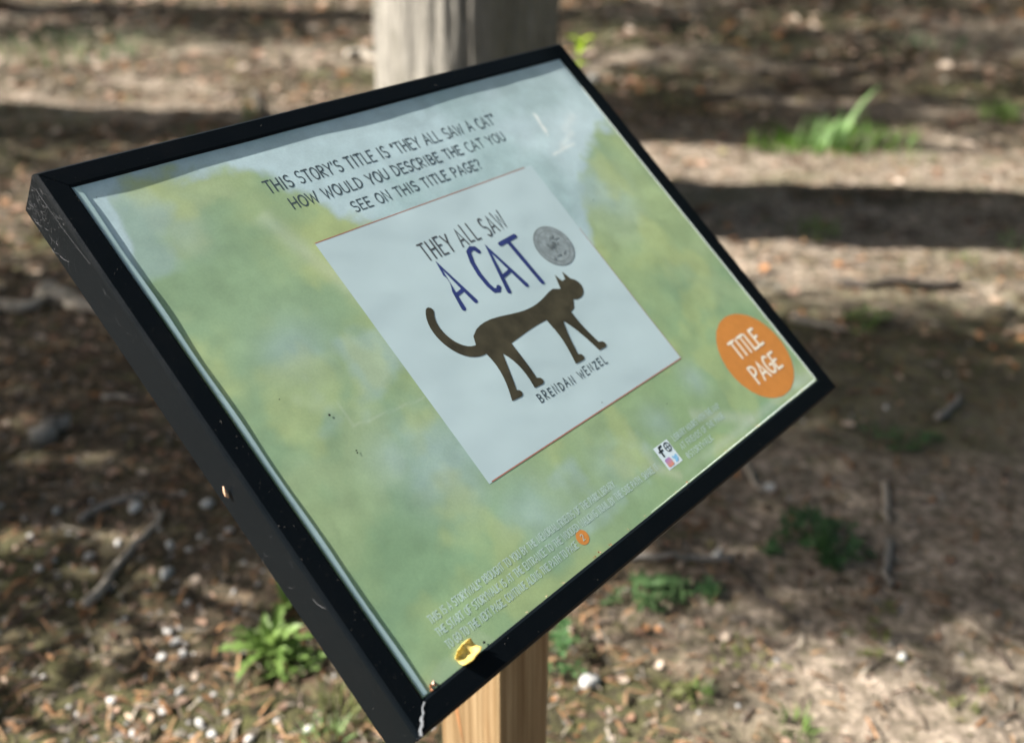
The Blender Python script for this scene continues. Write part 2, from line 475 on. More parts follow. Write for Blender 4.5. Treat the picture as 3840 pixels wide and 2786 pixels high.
# the wood all round the clearing
WG = 'trees of the wood around the clearing'
wood = tree('wood_tree', gz(9.5, 5.5), 0.26, 6.5, (0, 0, 7.2), (3.4, 3.4, 3.6), 260, 22, 0.13, 41, 'leafy tree of the wood standing to the right', M_bark2, WG)
for k, (x, y, sc_, rz, lab) in enumerate(((8.0, 0.5, .9, 1, 'right of the camera'), (7.5, -5.0, 1.0, 2, 'behind the camera on the right'), (10.5, 10.5, 1.1, 3, 'far back on the right'), (4.5, 13.5, 1.0, 4, 'far behind the grey tree on its right'),
        (-1.5, 14.5, 1.1, 5, 'straight behind the grey tree'), (-8.0, 15.0, 1.0, .5, 'far back on the left'), (0.5, -8.5, 1.0, 1.5, 'straight behind the camera'), (-6.5, -6.5, 1.05, 2.5, 'behind the camera on the left'),
        (15, 2.0, 1.3, .2, 'deep in the wood on the right'), (16, 9, 1.4, 1.2, 'deep in the wood far right'), (9, 19, 1.4, 2.2, 'deep in the wood behind'), (-4, 22, 1.4, 3.1, 'deep in the wood straight back'), (6.3, 8.2, .8, 4.4, 'right of and behind the grey tree'))):
    c = wood.copy(); C.objects.link(c); c.location = gz(x, y); c.scale = (sc_,) * 3; c.rotation_euler = (0, 0, rz); c['label'] = 'leafy tree of the wood standing ' + lab
    for ch in wood.children:
        d = ch.copy(); C.objects.link(d); d.parent = c

# ------------------------------------------------------------------ the story sign
S_U = Vector((0.65873742, 0.75237292, 0.0))              # along the sign's lower edge
S_V = Vector((-0.59147632, 0.51786498, 0.61803854))      # up the slope of its face
S_N = Vector((0.46499546, -0.40712511, 0.7861478))       # out of its face
S_C = Vector((-0.00349, 0.99816, HC - 0.46868))          # middle of the front plane
HW, HH, BW, REC, DEP = 0.3739, 0.2975, 0.0248, 0.0023, 0.055
POST_A = 0.106
ROOT = Vector((S_C.x, S_C.y, 0.0)); ROOT.z = float(ground_h(ROOT.x, ROOT.y))
sign = empty('story_sign', ROOT)
tag(sign, 'black-framed story sign with a green and blue poster on a wooden post', 'sign')

def sp(u, v, d=0.0):
    """point of the sign: u along, v up the slope, d above (+) or below (-) the front plane; local to the sign"""
    return S_C + S_U * u + S_V * v + S_N * d - ROOT

def wave(u, v):
    u = np.asarray(u, float); v = np.asarray(v, float)
    rip = 0.00045 * (fbm((u * 0.55 + v) * 20 + 3, (v * 0.55 - u) * 5 + 8, 137, 3) - 0.5)
    return rip + 0.0016 * (fbm(np.asarray(u) * 6 + np.asarray(v) * 3, np.asarray(v) * 8 - np.asarray(u) * 2, 131, 3) - 0.5)
def pp(u, v, lvl):
    """a printed point: lvl layers (0.03 mm each) over the gently waved sheet"""
    return sp(u, v, -REC + float(wave(u, v)) + lvl)

def rail(sgn_axis, horizontal):
    # profile: (inset from outer edge, depth below the front plane)
    prof = [(0.0, DEP), (0.0, 0.0042), (0.0010, 0.0016), (0.0032, 0.0), (BW - 0.0034, 0.0), (BW - 0.0012, 0.0012), (BW, 0.0036),
            (BW, 0.0115), (0.004, 0.0115), (0.004, DEP)]
    n = len(prof); V, F = [], []
    g = 0.0004
    for e in (-1, 1):
        for i, d in prof:
            if horizontal: V.append(sp(e * (HW - i - g), sgn_axis * (HH - i), -d))
            else: V.append(sp(sgn_axis * (HW - i), e * (HH - i - g), -d))
    for k in range(n):
        k2 = (k + 1) % n
        F.append((k, k2, n + k2, n + k))
    F.append(tuple(range(n))); F.append(tuple(range(2 * n - 1, n - 1, -1)))
    return recalc(mesh('frame_rail', V, F, M_frame, sign))
for s in (-1, 1):
    rail(s, True); rail(s, False)
# backing board
V = [sp(x * (HW - 0.0045), y * (HH - 0.0045), z) for z in (-0.0122, -0.054) for x, y in ((-1, -1), (1, -1), (1, 1), (-1, 1))]
recalc(mesh('backing_board', V, [(0, 1, 2, 3), (7, 6, 5, 4), (0, 4, 5, 1), (1, 5, 6, 2), (2, 6, 7, 3), (3, 7, 4, 0)], flat_mat('backing', (0.03, 0.03, 0.032)), sign))

# post, turned a few degrees against the sign
pa = math.radians(52.4)
pu, pn = Vector((math.cos(pa), math.sin(pa), 0)), Vector((math.sin(pa), -math.cos(pa), 0))
pc = S_C - S_U * 0.0035 - ROOT
pc = Vector((pc.x, pc.y, 0)) + Vector((-0.0178, 0.0, 0))
def plane_z(p):     # height of the back of the sign above local point p
    q = S_C - S_N * (DEP - 0.004) - ROOT
    return q.z - (S_N.x * (p.x - q.x) + S_N.y * (p.y - q.y)) / S_N.z
h = POST_A / 2; ch = 0.0025
sect = [(-h + ch, -h), (h - ch, -h), (h, -h + ch), (h, h - ch), (h - ch, h), (-h + ch, h), (-h, h - ch), (-h, -h + ch)]
V = []
zs = [None, 0]
lv = [-0.12] + [0.05 * i for i in range(1, 12)] + [None]
for z in lv:
    for i, (a, b) in enumerate(sect):
        p = pc + pu * a + pn * b
        V.append((p.x, p.y, plane_z(p) if z is None else z))
F = []
for j in range(len(lv) - 1):
    for k in range(8):
        k2 = (k + 1) % 8
        F.append((j * 8 + k, j * 8 + k2, j * 8 + 8 + k2, j * 8 + 8 + k))
F += [tuple(range(7, -1, -1)), tuple((len(lv) - 1) * 8 + k for k in range(8))]
post = recalc(mesh('post', V, F, M_wood, sign))
post['label'] = 'square pine post under the sign'
# reddish resin streak low on the lit face
p0 = pc - pu * (h + 0.0006)
rib = []
for i in range(9):
    t = i / 8; z = 0.50 - 0.20 * t; off = 0.034 - 0.024 * t + 0.002 * math.sin(5 * t)
    w = 0.0035 * math.sin(math.pi * min(1, t * 1.2 + 0.08)) + 0.0004
    for s in (-1, 1):
        q = p0 + pn * (-off + s * w); rib.append((q.x, q.y, z))
mesh('resin_streak', rib, [(2 * i, 2 * i + 1, 2 * i + 3, 2 * i + 2) for i in range(8)], ink('resin', (0.27, 0.13, 0.055), 0.5), post)

# --- poster: the printed sheet with its watercolour ground
nu, nv = 300, 236
us = np.linspace(-(HW - 0.006), HW - 0.006, nu); vs = np.linspace(-(HH - 0.006), HH - 0.006, nv)
U, Vv = np.meshgrid(us, vs)
wob = fbm(U * 22, Vv * 22, 71, 5) - 0.5
fine = fbm(U * 60, Vv * 60, 75, 4) - 0.5
# upper edge of the left hill, then of the right one
topL = np.interp(U, [-0.36, -0.334, -0.325, -0.300, -0.27, -0.22, -0.185, -0.15, -0.12, -0.08, 0.0], [0.12, 0.205, 0.245, 0.264, 0.268, 0.257, 0.238, 0.205, 0.168, 0.145, 0.02])
gL = sstep(-0.012, 0.016, topL - Vv + 0.05 * wob + 0.03 * fine)
topR = np.interp(U, [0.05, 0.16, 0.19, 0.24, 0.28, 0.32, 0.37], [-0.10, 0.01, 0.07, 0.105, 0.132, 0.150, 0.155])
gR = sstep(-0.012, 0.016, topR - Vv + 0.04 * wob + 0.03 * fine)
green = np.maximum(np.maximum(gL, gR), 1 - sstep(-0.10, 0.02, Vv + 0.06 * wob))
def P(r, g, b): return np.array([r, g, b])[None, None]
sky_a, sky_b = P(0.36, 0.50, 0.51), P(0.46, 0.60, 0.63)
n_sky = sstep(0.35, 0.65, fbm(U * 7, Vv * 9, 81, 4))[..., None]
colr = sky_a * (1 - n_sky) + sky_b * n_sky
# top rail's shadow painted in: paler below a wavy line near the top
line = np.interp(U, [-0.37, -0.24, -0.16, -0.025, 0.05, 0.12, 0.18, 0.25, 0.31, 0.37], [0.276, 0.270, 0.262, 0.246, 0.236, 0.248, 0.240, 0.246, 0.226, 0.215])
below_shadow = sstep(-0.002, 0.004, line - Vv + 0.010 * wob)[..., None]
colr = colr * (0.93 + 0.07 * below_shadow)
haze_r = (sstep(0.05, 0.30, U) * sstep(0.02, 0.2, Vv))[..., None]  # sky reflection painted as a pale veil at the upper right
colr = colr + haze_r * P(0.06, 0.05, 0.05)
ga, gb, gd = P(0.335, 0.435, 0.225), P(0.255, 0.375, 0.225), P(0.37, 0.455, 0.255)  # greens paled to include the sheet's veil of reflected sky
n1 = sstep(0.36, 0.62, fbm(U * 8 + 2, Vv * 8, 91, 5))[..., None]; n2 = sstep(0.50, 0.70, fbm(U * 11 + 7, Vv * 11, 95, 5))[..., None]
gcol = ga * (1 - n1) + gb * n1
gcol = gcol * (1 - 0.7 * n2) + gd * 0.7 * n2
low = sstep(0.10, -0.25, Vv)[..., None]
gcol = gcol * (1 - 0.5 * low) + P(0.195, 0.345, 0.19) * 0.5 * low
blu = 0.6 * sstep(0.585, 0.74, fbm(U * 9 + 11, Vv * 9 + 4, 99, 5))
for bu, bv, br, bs in ((-0.19, -0.112, 0.050, .85), (-0.235, -0.09, 0.03, .5), (0.07, -0.197, 0.022, .6), (-0.14, -0.205, 0.04, .6), (0.235, 0.075, 0.05, .7),
                       (-0.255, 0.045, 0.035, .5), (0.16, -0.185, 0.020, .5), (-0.02, -0.215, 0.03, .5), (-0.285, 0.20, 0.03, .4)):
    blu = np.maximum(blu, bs * np.exp(-(((U - bu) ** 2 + (Vv - bv) ** 2) / br ** 2)) * (0.55 + 1.5 * (wob + 0.3)))
blu = np.clip(blu, 0, 0.8)[..., None]
gcol = gcol * (1 - blu) + P(0.35, 0.48, 0.47) * blu
yel = (0.35 * sstep(0.56, 0.74, fbm(U * 14 + 31, Vv * 14 + 8, 103, 4)))[..., None]
gcol = gcol * (1 - yel) + P(0.46, 0.52, 0.21) * yel
edge = (np.exp(-((topL - Vv + 0.05 * wob + 0.03 * fine) / 0.006) ** 2) * 0.25)[..., None]
colr = colr * (1 - green[..., None]) + gcol * green[..., None]
colr = colr * (1 - 0.25 * edge)
# dried-on water marks at the lower left and right
mark = (sstep(0.0, 0.006, np.interp(U, [-0.37, -0.335, -0.32, -0.305, -0.29, -0.275, -0.26], [-0.268, -0.262, -0.254, -0.256, -0.240, -0.244, -0.27]) - Vv + 0.006 * wob))[..., None]
colr = colr * (1 - 0.22 * mark) + P(0.42, 0.50, 0.36) * 0.22 * mark
wl = np.exp(-((Vv + 0.262 + 0.004 * wob) / 0.006) ** 2) * sstep(0.0, 0.15, U)
colr = colr * (1 - 0.35 * wl[..., None]) + P(0.50, 0.58, 0.50) * 0.35 * wl[..., None]
# scuffed white marks, and long laminate creases with their highlights painted pale
def scuff_glint(u0, v0, u1, v1, w, amt, col=(0.80, 0.84, 0.80), broken=0.0):
    global colr
    d = np.array([u1 - u0, v1 - v0]); L = np.hypot(*d); d /= L
    a = (U - u0) * d[0] + (Vv - v0) * d[1]; c = -(U - u0) * d[1] + (Vv - v0) * d[0] + 0.004 * wob
    m = np.exp(-(c / w) ** 2) * sstep(-0.004, 0.004, a) * (1 - sstep(L - 0.004, L + 0.004, a))
    if broken: m = m * sstep(broken, broken + 0.1, fbm(U * 70, Vv * 70, 117, 3))
    colr = colr * (1 - amt * m[..., None]) + np.array(col)[None, None] * amt * m[..., None]
scuff_glint(0.2365, 0.209, 0.2345, 0.188, 0.0026, 0.95, broken=0.50); scuff_glint(0.2345, 0.190, 0.2310, 0.168, 0.0030, 0.95, broken=0.52)
scuff_glint(0.214, 0.1435, 0.262, 0.150, 0.0018, 0.7); scuff_glint(0.235, 0.150, 0.275, 0.166, 0.004, 0.35); scuff_glint(0.26, 0.17, 0.30, 0.19, 0.006, 0.25)
scuff_glint(-0.2515, -0.0153, -0.2531, -0.0432, 0.0012, 0.10); scuff_glint(-0.2531, -0.0432, -0.168, -0.052, 0.0012, 0.11)
scuff_glint(0.12, -0.215, 0.205, -0.262, 0.008, 0.20); scuff_glint(-0.20, 0.19, -0.15, 0.05, 0.010, 0.14); scuff_glint(0.02, -0.235, 0.05, -0.262, 0.006, 0.35, (0.55, 0.58, 0.42))
colr = np.clip(colr * (0.93 + 0.22 * fine[..., None] + 0.10 * wob[..., None]), 0.01, 0.85)
wz = -REC + wave(U, Vv)
pts = [sp(float(a), float(b), float(c)) for a, b, c in zip(U.ravel(), Vv.ravel(), wz.ravel())]
ii = np.arange(nu * nv).reshape(nv, nu)
pf = np.stack([ii[:-1, :-1], ii[:-1, 1:], ii[1:, 1:], ii[1:, :-1]], -1).reshape(-1, 4)
poster = mesh('poster', pts, pf.tolist(), M_poster, sign, True, colr.reshape(-1, 3))
poster['label'] = 'green and blue watercolour poster in the frame'

BASE = 0.00008       # prints lie just over the sheet
# pale raised strip standing in for the frame's reflection along the left rail
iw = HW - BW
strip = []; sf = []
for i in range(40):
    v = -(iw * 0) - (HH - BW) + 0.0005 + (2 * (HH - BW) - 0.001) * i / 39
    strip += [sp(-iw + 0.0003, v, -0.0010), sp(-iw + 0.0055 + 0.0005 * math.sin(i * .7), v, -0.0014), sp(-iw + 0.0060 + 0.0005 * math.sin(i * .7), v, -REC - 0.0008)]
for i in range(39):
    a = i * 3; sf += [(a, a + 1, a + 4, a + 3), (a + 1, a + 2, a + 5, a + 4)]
pe = mesh('poster_edge_strip', strip, sf, flat_mat('edge_reflection', (0.40, 0.54, 0.54), 0.35, 0.5, 0.12, 40), poster)
strip = []; sf = []
for i in range(60):            # right and lower edges: a thin white line of paper against the rail
    v = -(HH - BW) + 0.001 + (2 * (HH - BW) - 0.05) * i / 59
    w = 0.0008 + 0.0007 * rnd.random()
    strip += [sp(iw - 0.0002, v, -0.0013), sp(iw - w, v, -0.0017)]
for i in range(59): sf.append((2 * i, 2 * i + 1, 2 * i + 3, 2 * i + 2))
pe2 = mesh('poster_edge_strip', strip, sf, flat_mat('white_edge', (0.46, 0.52, 0.50), 0.5, 0.4, 0.3, 200), poster)
strip = []; sf = []
for i in range(60):
    u = -0.02 + (iw - 0.004 + 0.02) * i / 59
    w = (0.0001 + 0.0019 * (i / 59) ** 1.3 * rnd.uniform(0.4, 1))
    strip += [sp(u, -(HH - BW) + 0.0003, -0.0013), sp(u, -(HH - BW) + 0.0003 + w, -0.0016)]
for i in range(59): sf.append((2 * i, 2 * i + 1, 2 * i + 3, 2 * i + 2))
mesh('poster_edge_strip', strip, sf, bpy.data.materials['white_edge'], poster)

# --- lettering: single-stroke hand-drawn capitals
def arc(cx, cy, rx, ry, a0, a1, n=9):
    return [(cx + rx * math.cos(math.radians(a0 + (a1 - a0) * i / n)), cy + ry * math.sin(math.radians(a0 + (a1 - a0) * i / n))) for i in range(n + 1)]
G = {
 'A': (.62, [[(0, 0), (.30, 1), (.58, 0)], [(.10, .33), (.49, .35)]]),
 'B': (.55, [[(.04, 0), (.04, 1)], [(.02, 1)] + arc(.20, .76, .24, .24, 90, -90) + [(.06, .52)], [(.06, .52)] + arc(.20, .26, .30, .26, 90, -90) + [(.02, 0)]]),
 'C': (.52, [arc(.30, .5, .28, .52, 55, 305, 14)]),
 'D': (.56, [[(.04, 0), (.04, 1)], [(.02, 1)] + arc(.12, .5, .40, .5, 90, -90, 12) + [(.02, 0)]]),
 'E': (.48, [[(.44, 1), (.04, 1), (.04, 0), (.46, 0)], [(.06, .52), (.36, .53)]]),
 'F': (.46, [[(.44, 1), (.04, 1), (.04, 0)], [(.06, .52), (.36, .53)]]),
 'G': (.58, [arc(.30, .5, .28, .52, 55, 330, 14) + [(.54, .46), (.32, .46)]]),
 'H': (.58, [[(.04, 0), (.04, 1)], [(.52, 0), (.52, 1)], [(.06, .5), (.50, .52)]]),
 'I': (.22, [[(.11, 0), (.11, 1)]]),
 'J': (.42, [[(.34, 1), (.34, .2)] + arc(.18, .18, .16, .18, 0, -170, 6)]),
 'K': (.54, [[(.04, 0), (.04, 1)], [(.46, 1), (.08, .46), (.50, 0)]]),
 'L': (.44, [[(.04, 1), (.04, 0), (.42, 0)]]),
 'M': (.74, [[(.02, 0), (.10, 1), (.35, .25), (.60, 1), (.68, 0)]]),
 'N': (.60, [[(.04, 0), (.06, 1), (.50, 0), (.52, 1)]]),
 'O': (.58, [arc(.29, .5, .27, .51, 90, 448, 18)]),
 'P': (.50, [[(.04, 0), (.04, 1)], [(.02, 1)] + arc(.18, .74, .27, .26, 90, -90) + [(.06, .48)]]),
 'Q': (.60, [arc(.29, .5, .27, .51, 90, 448, 18), [(.34, .22), (.56, -.06)]]),
 'R': (.54, [[(.04, 0), (.04, 1)], [(.02, 1)] + arc(.18, .75, .27, .25, 90, -90) + [(.10, .5), (.48, 0)]]),
 'S': (.50, [arc(.25, .75, .21, .26, 40, 250, 9) + arc(.24, .25, .23, .26, 70, -140, 9)]),
 'T': (.52, [[(0, 1), (.50, 1.01)], [(.25, .98), (.25, 0)]]),
 'U': (.58, [[(.04, 1), (.04, .3)] + arc(.28, .28, .24, .28, 180, 360, 10) + [(.52, 1)]]),
 'V': (.56, [[(0, 1), (.28, 0), (.55, 1)]]),
 'W': (.78, [[(0, 1), (.18, 0), (.38, .8), (.56, 0), (.76, 1)]]),
 'X': (.54, [[(.02, 1), (.50, 0)], [(.48, 1), (.02, 0)]]),
 'Y': (.52, [[(0, 1), (.26, .48)], [(.52, 1), (.26, .46), (.24, 0)]]),
 'Z': (.52, [[(.02, 1), (.48, 1), (.02, 0), (.50, 0)]]),
 "'": (.14, [[(.08, 1.02), (.05, .78)]]),
 '"': (.26, [[(.08, 1.04), (.06, .80)], [(.20, 1.04), (.18, .80)]]),
 '?': (.46, [arc(.20, .76, .20, .25, 160, -70, 9) + [(.22, .30)], [(.22, .04), (.22, .0)]]),
 '.': (.18, [[(.08, .03), (.08, .0)]]), ',': (.18, [[(.10, .04), (.05, -.12)]]), '-': (.34, [[(.04, .45), (.28, .45)]]),
 '2': (.48, [arc(.23, .74, .20, .26, 170, -30, 8) + [(.02, 0), (.46, 0)]]),
 '®': (.30, [arc(.14, .82, .13, .17, 90, 448, 10)]), '@': (.60, [arc(.3, .5, .27, .5, 0, 330, 14), arc(.3, .5, .12, .22, 90, 448, 10)]), ' ': (.30, [])}

def ribbon(buf, pts, w, d, taper=None):
    """one flat stroke with mitred joints and round ends, drawn on the sign at height d"""
    p = [np.array(q, float) for q in pts]; n = len(p)
    Lf, Rt = [], []
    for i in range(n):
        a = p[i] - p[i - 1] if i else p[1] - p[0]; b = p[i + 1] - p[i] if i < n - 1 else a
        a = a / (np.hypot(*a) + 1e-12); b = b / (np.hypot(*b) + 1e-12)
        t = a + b; t = t / (np.hypot(*t) + 1e-9) if np.hypot(*t) > 0.2 else a
        nn = np.array([-t[1], t[0]]); k = 1 / max(0.45, abs(nn @ np.array([-a[1], a[0]])))
        ww = w * (taper[i] if taper else 1) / 2
        Lf.append(p[i] + nn * ww * k); Rt.append(p[i] - nn * ww * k)
    out = list(Lf)
    def cap(c, frm, sgn):
        r = frm - c; return [c + np.array([r[0] * math.cos(x) - r[1] * math.sin(x), r[0] * math.sin(x) + r[1] * math.cos(x)]) for x in (-sgn * math.pi * j / 5 for j in range(1, 5))]
    V = []; F = []
    for a, b in zip(Lf, Rt): V += [a, b]
    for i in range(n - 1): F.append((2 * i + 1, 2 * i + 3, 2 * i + 2, 2 * i))
    e = cap(p[-1], Lf[-1], 1); k = len(V); V += e; F.append((2 * n - 1, *range(k + 3, k - 1, -1), 2 * n - 2))
    s = cap(p[0], Rt[0], 1); k = len(V); V += s; F.append((0, *range(k + 3, k - 1, -1), 1))
    buf.add([pp(float(q[0]), float(q[1]), d) for q in V], F)

def text_width(s, track): return sum(G[c][0] + track for c in s) - track
def write(name, s, u0, u1, v, hgt, wt, mat, d=BASE, seed=0, wob=0.03, center=False, parent=None, track=0.13, rot=0.0):
    r = random.Random(seed); buf = Buf()
    tw = text_width(s, track); kx = (u1 - u0) / tw; x = u0; k = 0
    for c in s:
        w, strokes = G[c]
        dy, sy = r.uniform(-wob, wob) * hgt, 1 + r.uniform(-wob, wob)
        for st in strokes:
            pts = [(x + q[0] * kx + rot * q[1] * hgt, v + dy + q[1] * hgt * sy) for q in st]
            ribbon(buf, pts, wt * (1 + r.uniform(-.08, .08)), d + 0.00001 * (k % 7)); k += 1
        x += (w + track) * kx
    o = buf.build(name, mat, parent or poster); return o

M_ink = ink('dark_ink', (0.045, 0.065, 0.075)); M_ink2 = ink('grey_ink', (0.055, 0.060, 0.065))
M_blue = ink('blue_ink', (0.024, 0.038, 0.15), 0.45, 0.45, 60); M_pale = ink('pale_ink', (0.42, 0.55, 0.50))
M_cream = ink('cream_ink', (0.80, 0.74, 0.60), 0.45, 0.12); M_orange = ink('orange_ink', (0.56, 0.222, 0.050), 0.42, 0.12, 90)
M_card = ink('card_paper', (0.43, 0.545, 0.565), 0.38, 0.08, 12); M_red = ink('red_line', (0.36, 0.16, 0.115))
M_cat = ink('cat_ink', (0.048, 0.042, 0.025), 0.42, 0.9, 45); M_medal = ink('medal_grey', (0.23, 0.275, 0.285), 0.4, 0.65, 130)

write('lettering', "THIS STORY'S TITLE IS \"THEY ALL SAW A CAT\"", -0.1745, 0.1690, 0.2092, 0.0146, 0.00175, M_ink, seed=1)
write('lettering', 'HOW WOULD YOU DESCRIBE THE CAT YOU', -0.1612, 0.1625, 0.1838, 0.0130, 0.00175, M_ink, seed=2)
write('lettering', 'SEE ON THIS TITLE PAGE?', -0.0985, 0.0985, 0.1590, 0.0126, 0.00175, M_ink, seed=3)

# white picture card with red edges
CU0, CU1, CV0, CV1 = -0.1660, 0.1683, -0.1561, 0.1416
def quad(name, u0, u1, v0, v1, d, mat, parent, buf=None):
    n, m = max(1, int((u1 - u0) / .004)), max(1, int((v1 - v0) / .004))
    V = [pp(u0 + (u1 - u0) * i / n, v0 + (v1 - v0) * j / m, d) for j in range(m + 1) for i in range(n + 1)]
    F = [(j * (n + 1) + i, j * (n + 1) + i + 1, (j + 1) * (n + 1) + i + 1, (j + 1) * (n + 1) + i) for j in range(m) for i in range(n)]
    if buf is not None: buf.add(V, F); return
    return mesh(name, V, F, mat, parent, True)
card = quad('title_card', CU0, CU1, CV0, CV1, BASE, M_card, poster)
card['label'] = 'pale blue square picture card printed on the poster'
e1 = 0.0011
bb = Buf()
for (a, b, c, d_) in ((CU0, CU1 - 0.012, CV1 - e1, CV1), (CU0 + 0.004, CU1, CV0, CV0 + e1 * 1.2), (CU1 - e1 * 0.6, CU1, CV0 + 0.002, CV1 - 0.10)):
    quad('', a, b, c, d_, BASE + .00005, None, None, bb)
bb.build('card_border', M_red, poster)
PR = 0.00018
write('lettering', 'THEY ALL SAW', -0.0585, 0.0720, 0.0780, 0.0225, 0.0020, M_ink2, d=PR, seed=4, wob=0.06, track=0.20)
# the big blue words
big = Buf(); W = 0.0058
def st(pts, k, w=W): ribbon(big, pts, w, PR + 0.000012 * k)
st([(-0.0586, 0.0130), (-0.0500, 0.0685), (-0.0388, 0.0150)], 0); st([(-0.0545, 0.0300), (-0.0425, 0.0325)], 1, W * .8)
st([(0.0090, 0.0650), (0.0072, 0.0700), (0.0025, 0.0718), (-0.0035, 0.0690), (-0.0085, 0.0560), (-0.0108, 0.0400), (-0.0100, 0.0250), (-0.0075, 0.0165), (-0.0025, 0.0150), (0.0010, 0.0180)], 2)
st([(0.0092, 0.0085), (0.0232, 0.0640), (0.0370, 0.0065)], 3); st([(0.0158, 0.0270), (0.0310, 0.0300)], 4, W * .8)
st([(0.0430, 0.0630), (0.0700, 0.0652)], 5); st([(0.0555, 0.0630), (0.0598, 0.0015)], 6)
big.build('lettering', M_blue, poster)
# round grey seal
def disc(name, cu, cv, r, d, mat, parent, n=40, wobble=0.0):
    V, F, R_ = [pp(cu, cv, d)], [], 6
    for q in range(1, R_ + 1):
        for i in range(n):
            a = 2 * math.pi * i / n; k = r * q / R_
            V.append(pp(cu + k * math.cos(a) * (1 + wobble * math.sin(3.1 * i)), cv + k * math.sin(a) * (1 + wobble * math.cos(2.3 * i)), d))
    for i in range(n):
        F.append((0, 1 + i, 1 + (i + 1) % n))
        for q in range(R_ - 1):
            a = 1 + q * n; F.append((a + i, a + n + i, a + n + (i + 1) % n, a + (i + 1) % n))
    return mesh(name, V, F, mat, parent, True)
disc('seal', 0.1128, 0.0350, 0.0280, PR, M_medal, poster)
rg = Buf()
for r0, w in ((0.0272, 0.0008), (0.0215, 0.0007)):
    ribbon(rg, [(0.1128 + r0 * math.cos(2 * math.pi * i / 40), 0.0350 + r0 * math.sin(2 * math.pi * i / 40)) for i in range(40)], w, PR + 0.00002)
for i in range(26):
    a = rnd.uniform(0, 6.28); q = rnd.uniform(0, 0.018); c, s_ = 0.1128 + q * math.cos(a), 0.035 + q * math.sin(a)
    ribbon(rg, [(c, s_), (c + rnd.uniform(-.004, .004), s_ + rnd.uniform(-.004, .004)), (c + rnd.uniform(-.005, .005), s_ + rnd.uniform(-.005, .005))], 0.0012, PR + 0.00003 + 0.000006 * i)
rg.build('seal_relief', ink('seal_dark', (0.13, 0.155, 0.16)), poster)
# a plain dark cat silhouette, as a stand-in for the printed picture
cat = Buf()
def cst(pts, w, k, taper): ribbon(cat, pts, w, PR + 0.000012 * k, taper)
def bez(p, n=18):
    out = []
    for i in range(n + 1):
        t = i / n; q = [np.array(a, float) for a in p]
        while len(q) > 1: q = [q[j] * (1 - t) + q[j + 1] * t for j in range(len(q) - 1)]
        out.append(tuple(q[0]))
    return out
b = bez([(-0.058, -0.030), (-0.03, -0.022), (0.01, -0.036), (0.05, -0.026), (0.066, -0.028)])
cst(b, 0.033, 0, [0.85 + 0.22 * math.cos(2 * math.pi * (i / 18 - 0.08)) for i in range(19)])
cst(bez([(0.050, -0.031), (0.068, -0.028), (0.086, -0.022)], 6), 0.022, 1, [1.2, 1.1, 1, .95, .9, .9, .9])
disc_pts = [pp(0.092 + 0.0165 * math.cos(2 * math.pi * i / 28), -0.021 + 0.0140 * math.sin(2 * math.pi * i / 28), PR + 0.00003) for i in range(28)]
cat.add(disc_pts, [tuple(range(28))])
for eu in (0.0825, 0.0955):
    cat.add([pp(eu - 0.005, -0.0135, PR + 0.00004), pp(eu + 0.0065, -0.0130, PR + 0.00004), pp(eu + 0.001, 0.0030, PR + 0.00004)], [(0, 1, 2)])
cst(bez([(-0.060, -0.032), (-0.092, -0.045), (-0.108, -0.015), (-0.112, 0.010), (-0.098, 0.026)]), 0.0125, 4, [1.1 - 0.35 * i / 18 for i in range(19)])
for k, (a, c, e) in enumerate((((-0.060, -0.036), (-0.062, -0.068), (-0.074, -0.094)), ((-0.046, -0.038), (-0.036, -0.068), (-0.040, -0.094)),
                               ((0.040, -0.040), (0.036, -0.070), (0.030, -0.094)), ((0.056, -0.038), (0.064, -0.068), (0.070, -0.094)))):
    cst(bez([a, c, e], 8) + [(e[0] + 0.007, e[1] - 0.0008)], 0.0135, 5 + k, [1.75, 1.5, 1.2, .98, .84, .76, .72, .70, .70, .6])
cat.build('cat_silhouette', M_cat, poster)
# author's line, lettered unevenly
write('lettering', 'BRENDAN WENZEL', -0.0500, 0.0650, -0.1150, 0.0098, 0.0013, M_ink, d=PR, seed=9, wob=0.10, track=0.32)
# round orange badge
bd = disc('badge', 0.2828, -0.2030, 0.0600, BASE, M_orange, poster, 56, 0.004)
bd['label'] = 'round orange title page badge'
write('lettering', 'TITLE', 0.2530, 0.3115, -0.1965, 0.0235, 0.0034, M_cream, d=PR, seed=11, track=0.10)
write('lettering', 'PAGE', 0.2525, 0.3130, -0.2335, 0.0225, 0.0034, M_cream, d=PR, seed=12, track=0.10)
disc('badge', -0.1128, -0.2495, 0.0078, BASE, M_orange, poster, 24, 0.01)
write('lettering', '2', -0.1146, -0.1110, -0.2525, 0.0062, 0.0007, M_pale, d=PR, seed=13)
# small print in three lines, and three more by the icons
write('lettering', 'THIS IS A STORYWALK® BROUGHT TO YOU BY THE MEMORIAL FRIENDS OF THE PARK LIBRARY.', -0.3035, -0.0357, -0.2292, 0.0072, 0.00085, M_pale, seed=14)
write('lettering', 'THE START OF STORYWALK IS AT THE ENTRANCE TO THE WOODED WALKING TRAIL BY THE SIDE PATH. SHARE IT', -0.3045, 0.0283, -0.2420, 0.0072, 0.00085, M_pale, seed=15)
write('lettering', 'TO GO TO THE NEXT PAGE, CONTINUE ALONG THE PATH TO PAGE', -0.3035, -0.1236, -0.2550, 0.0072, 0.00085, M_pale, seed=16)
write('lettering', 'LIBRARY HOURS WITH THE MAP', 0.0740, 0.1690, -0.2285, 0.0068, 0.00085, M_pale, seed=17)
write('lettering', 'AT FRIENDS OF THE PAGE', 0.0760, 0.1650, -0.2408, 0.0068, 0.00085, M_pale, seed=18)
write('lettering', '@STORYWALK', 0.0745, 0.1265, -0.2530, 0.0068, 0.00085, M_pale, seed=19)
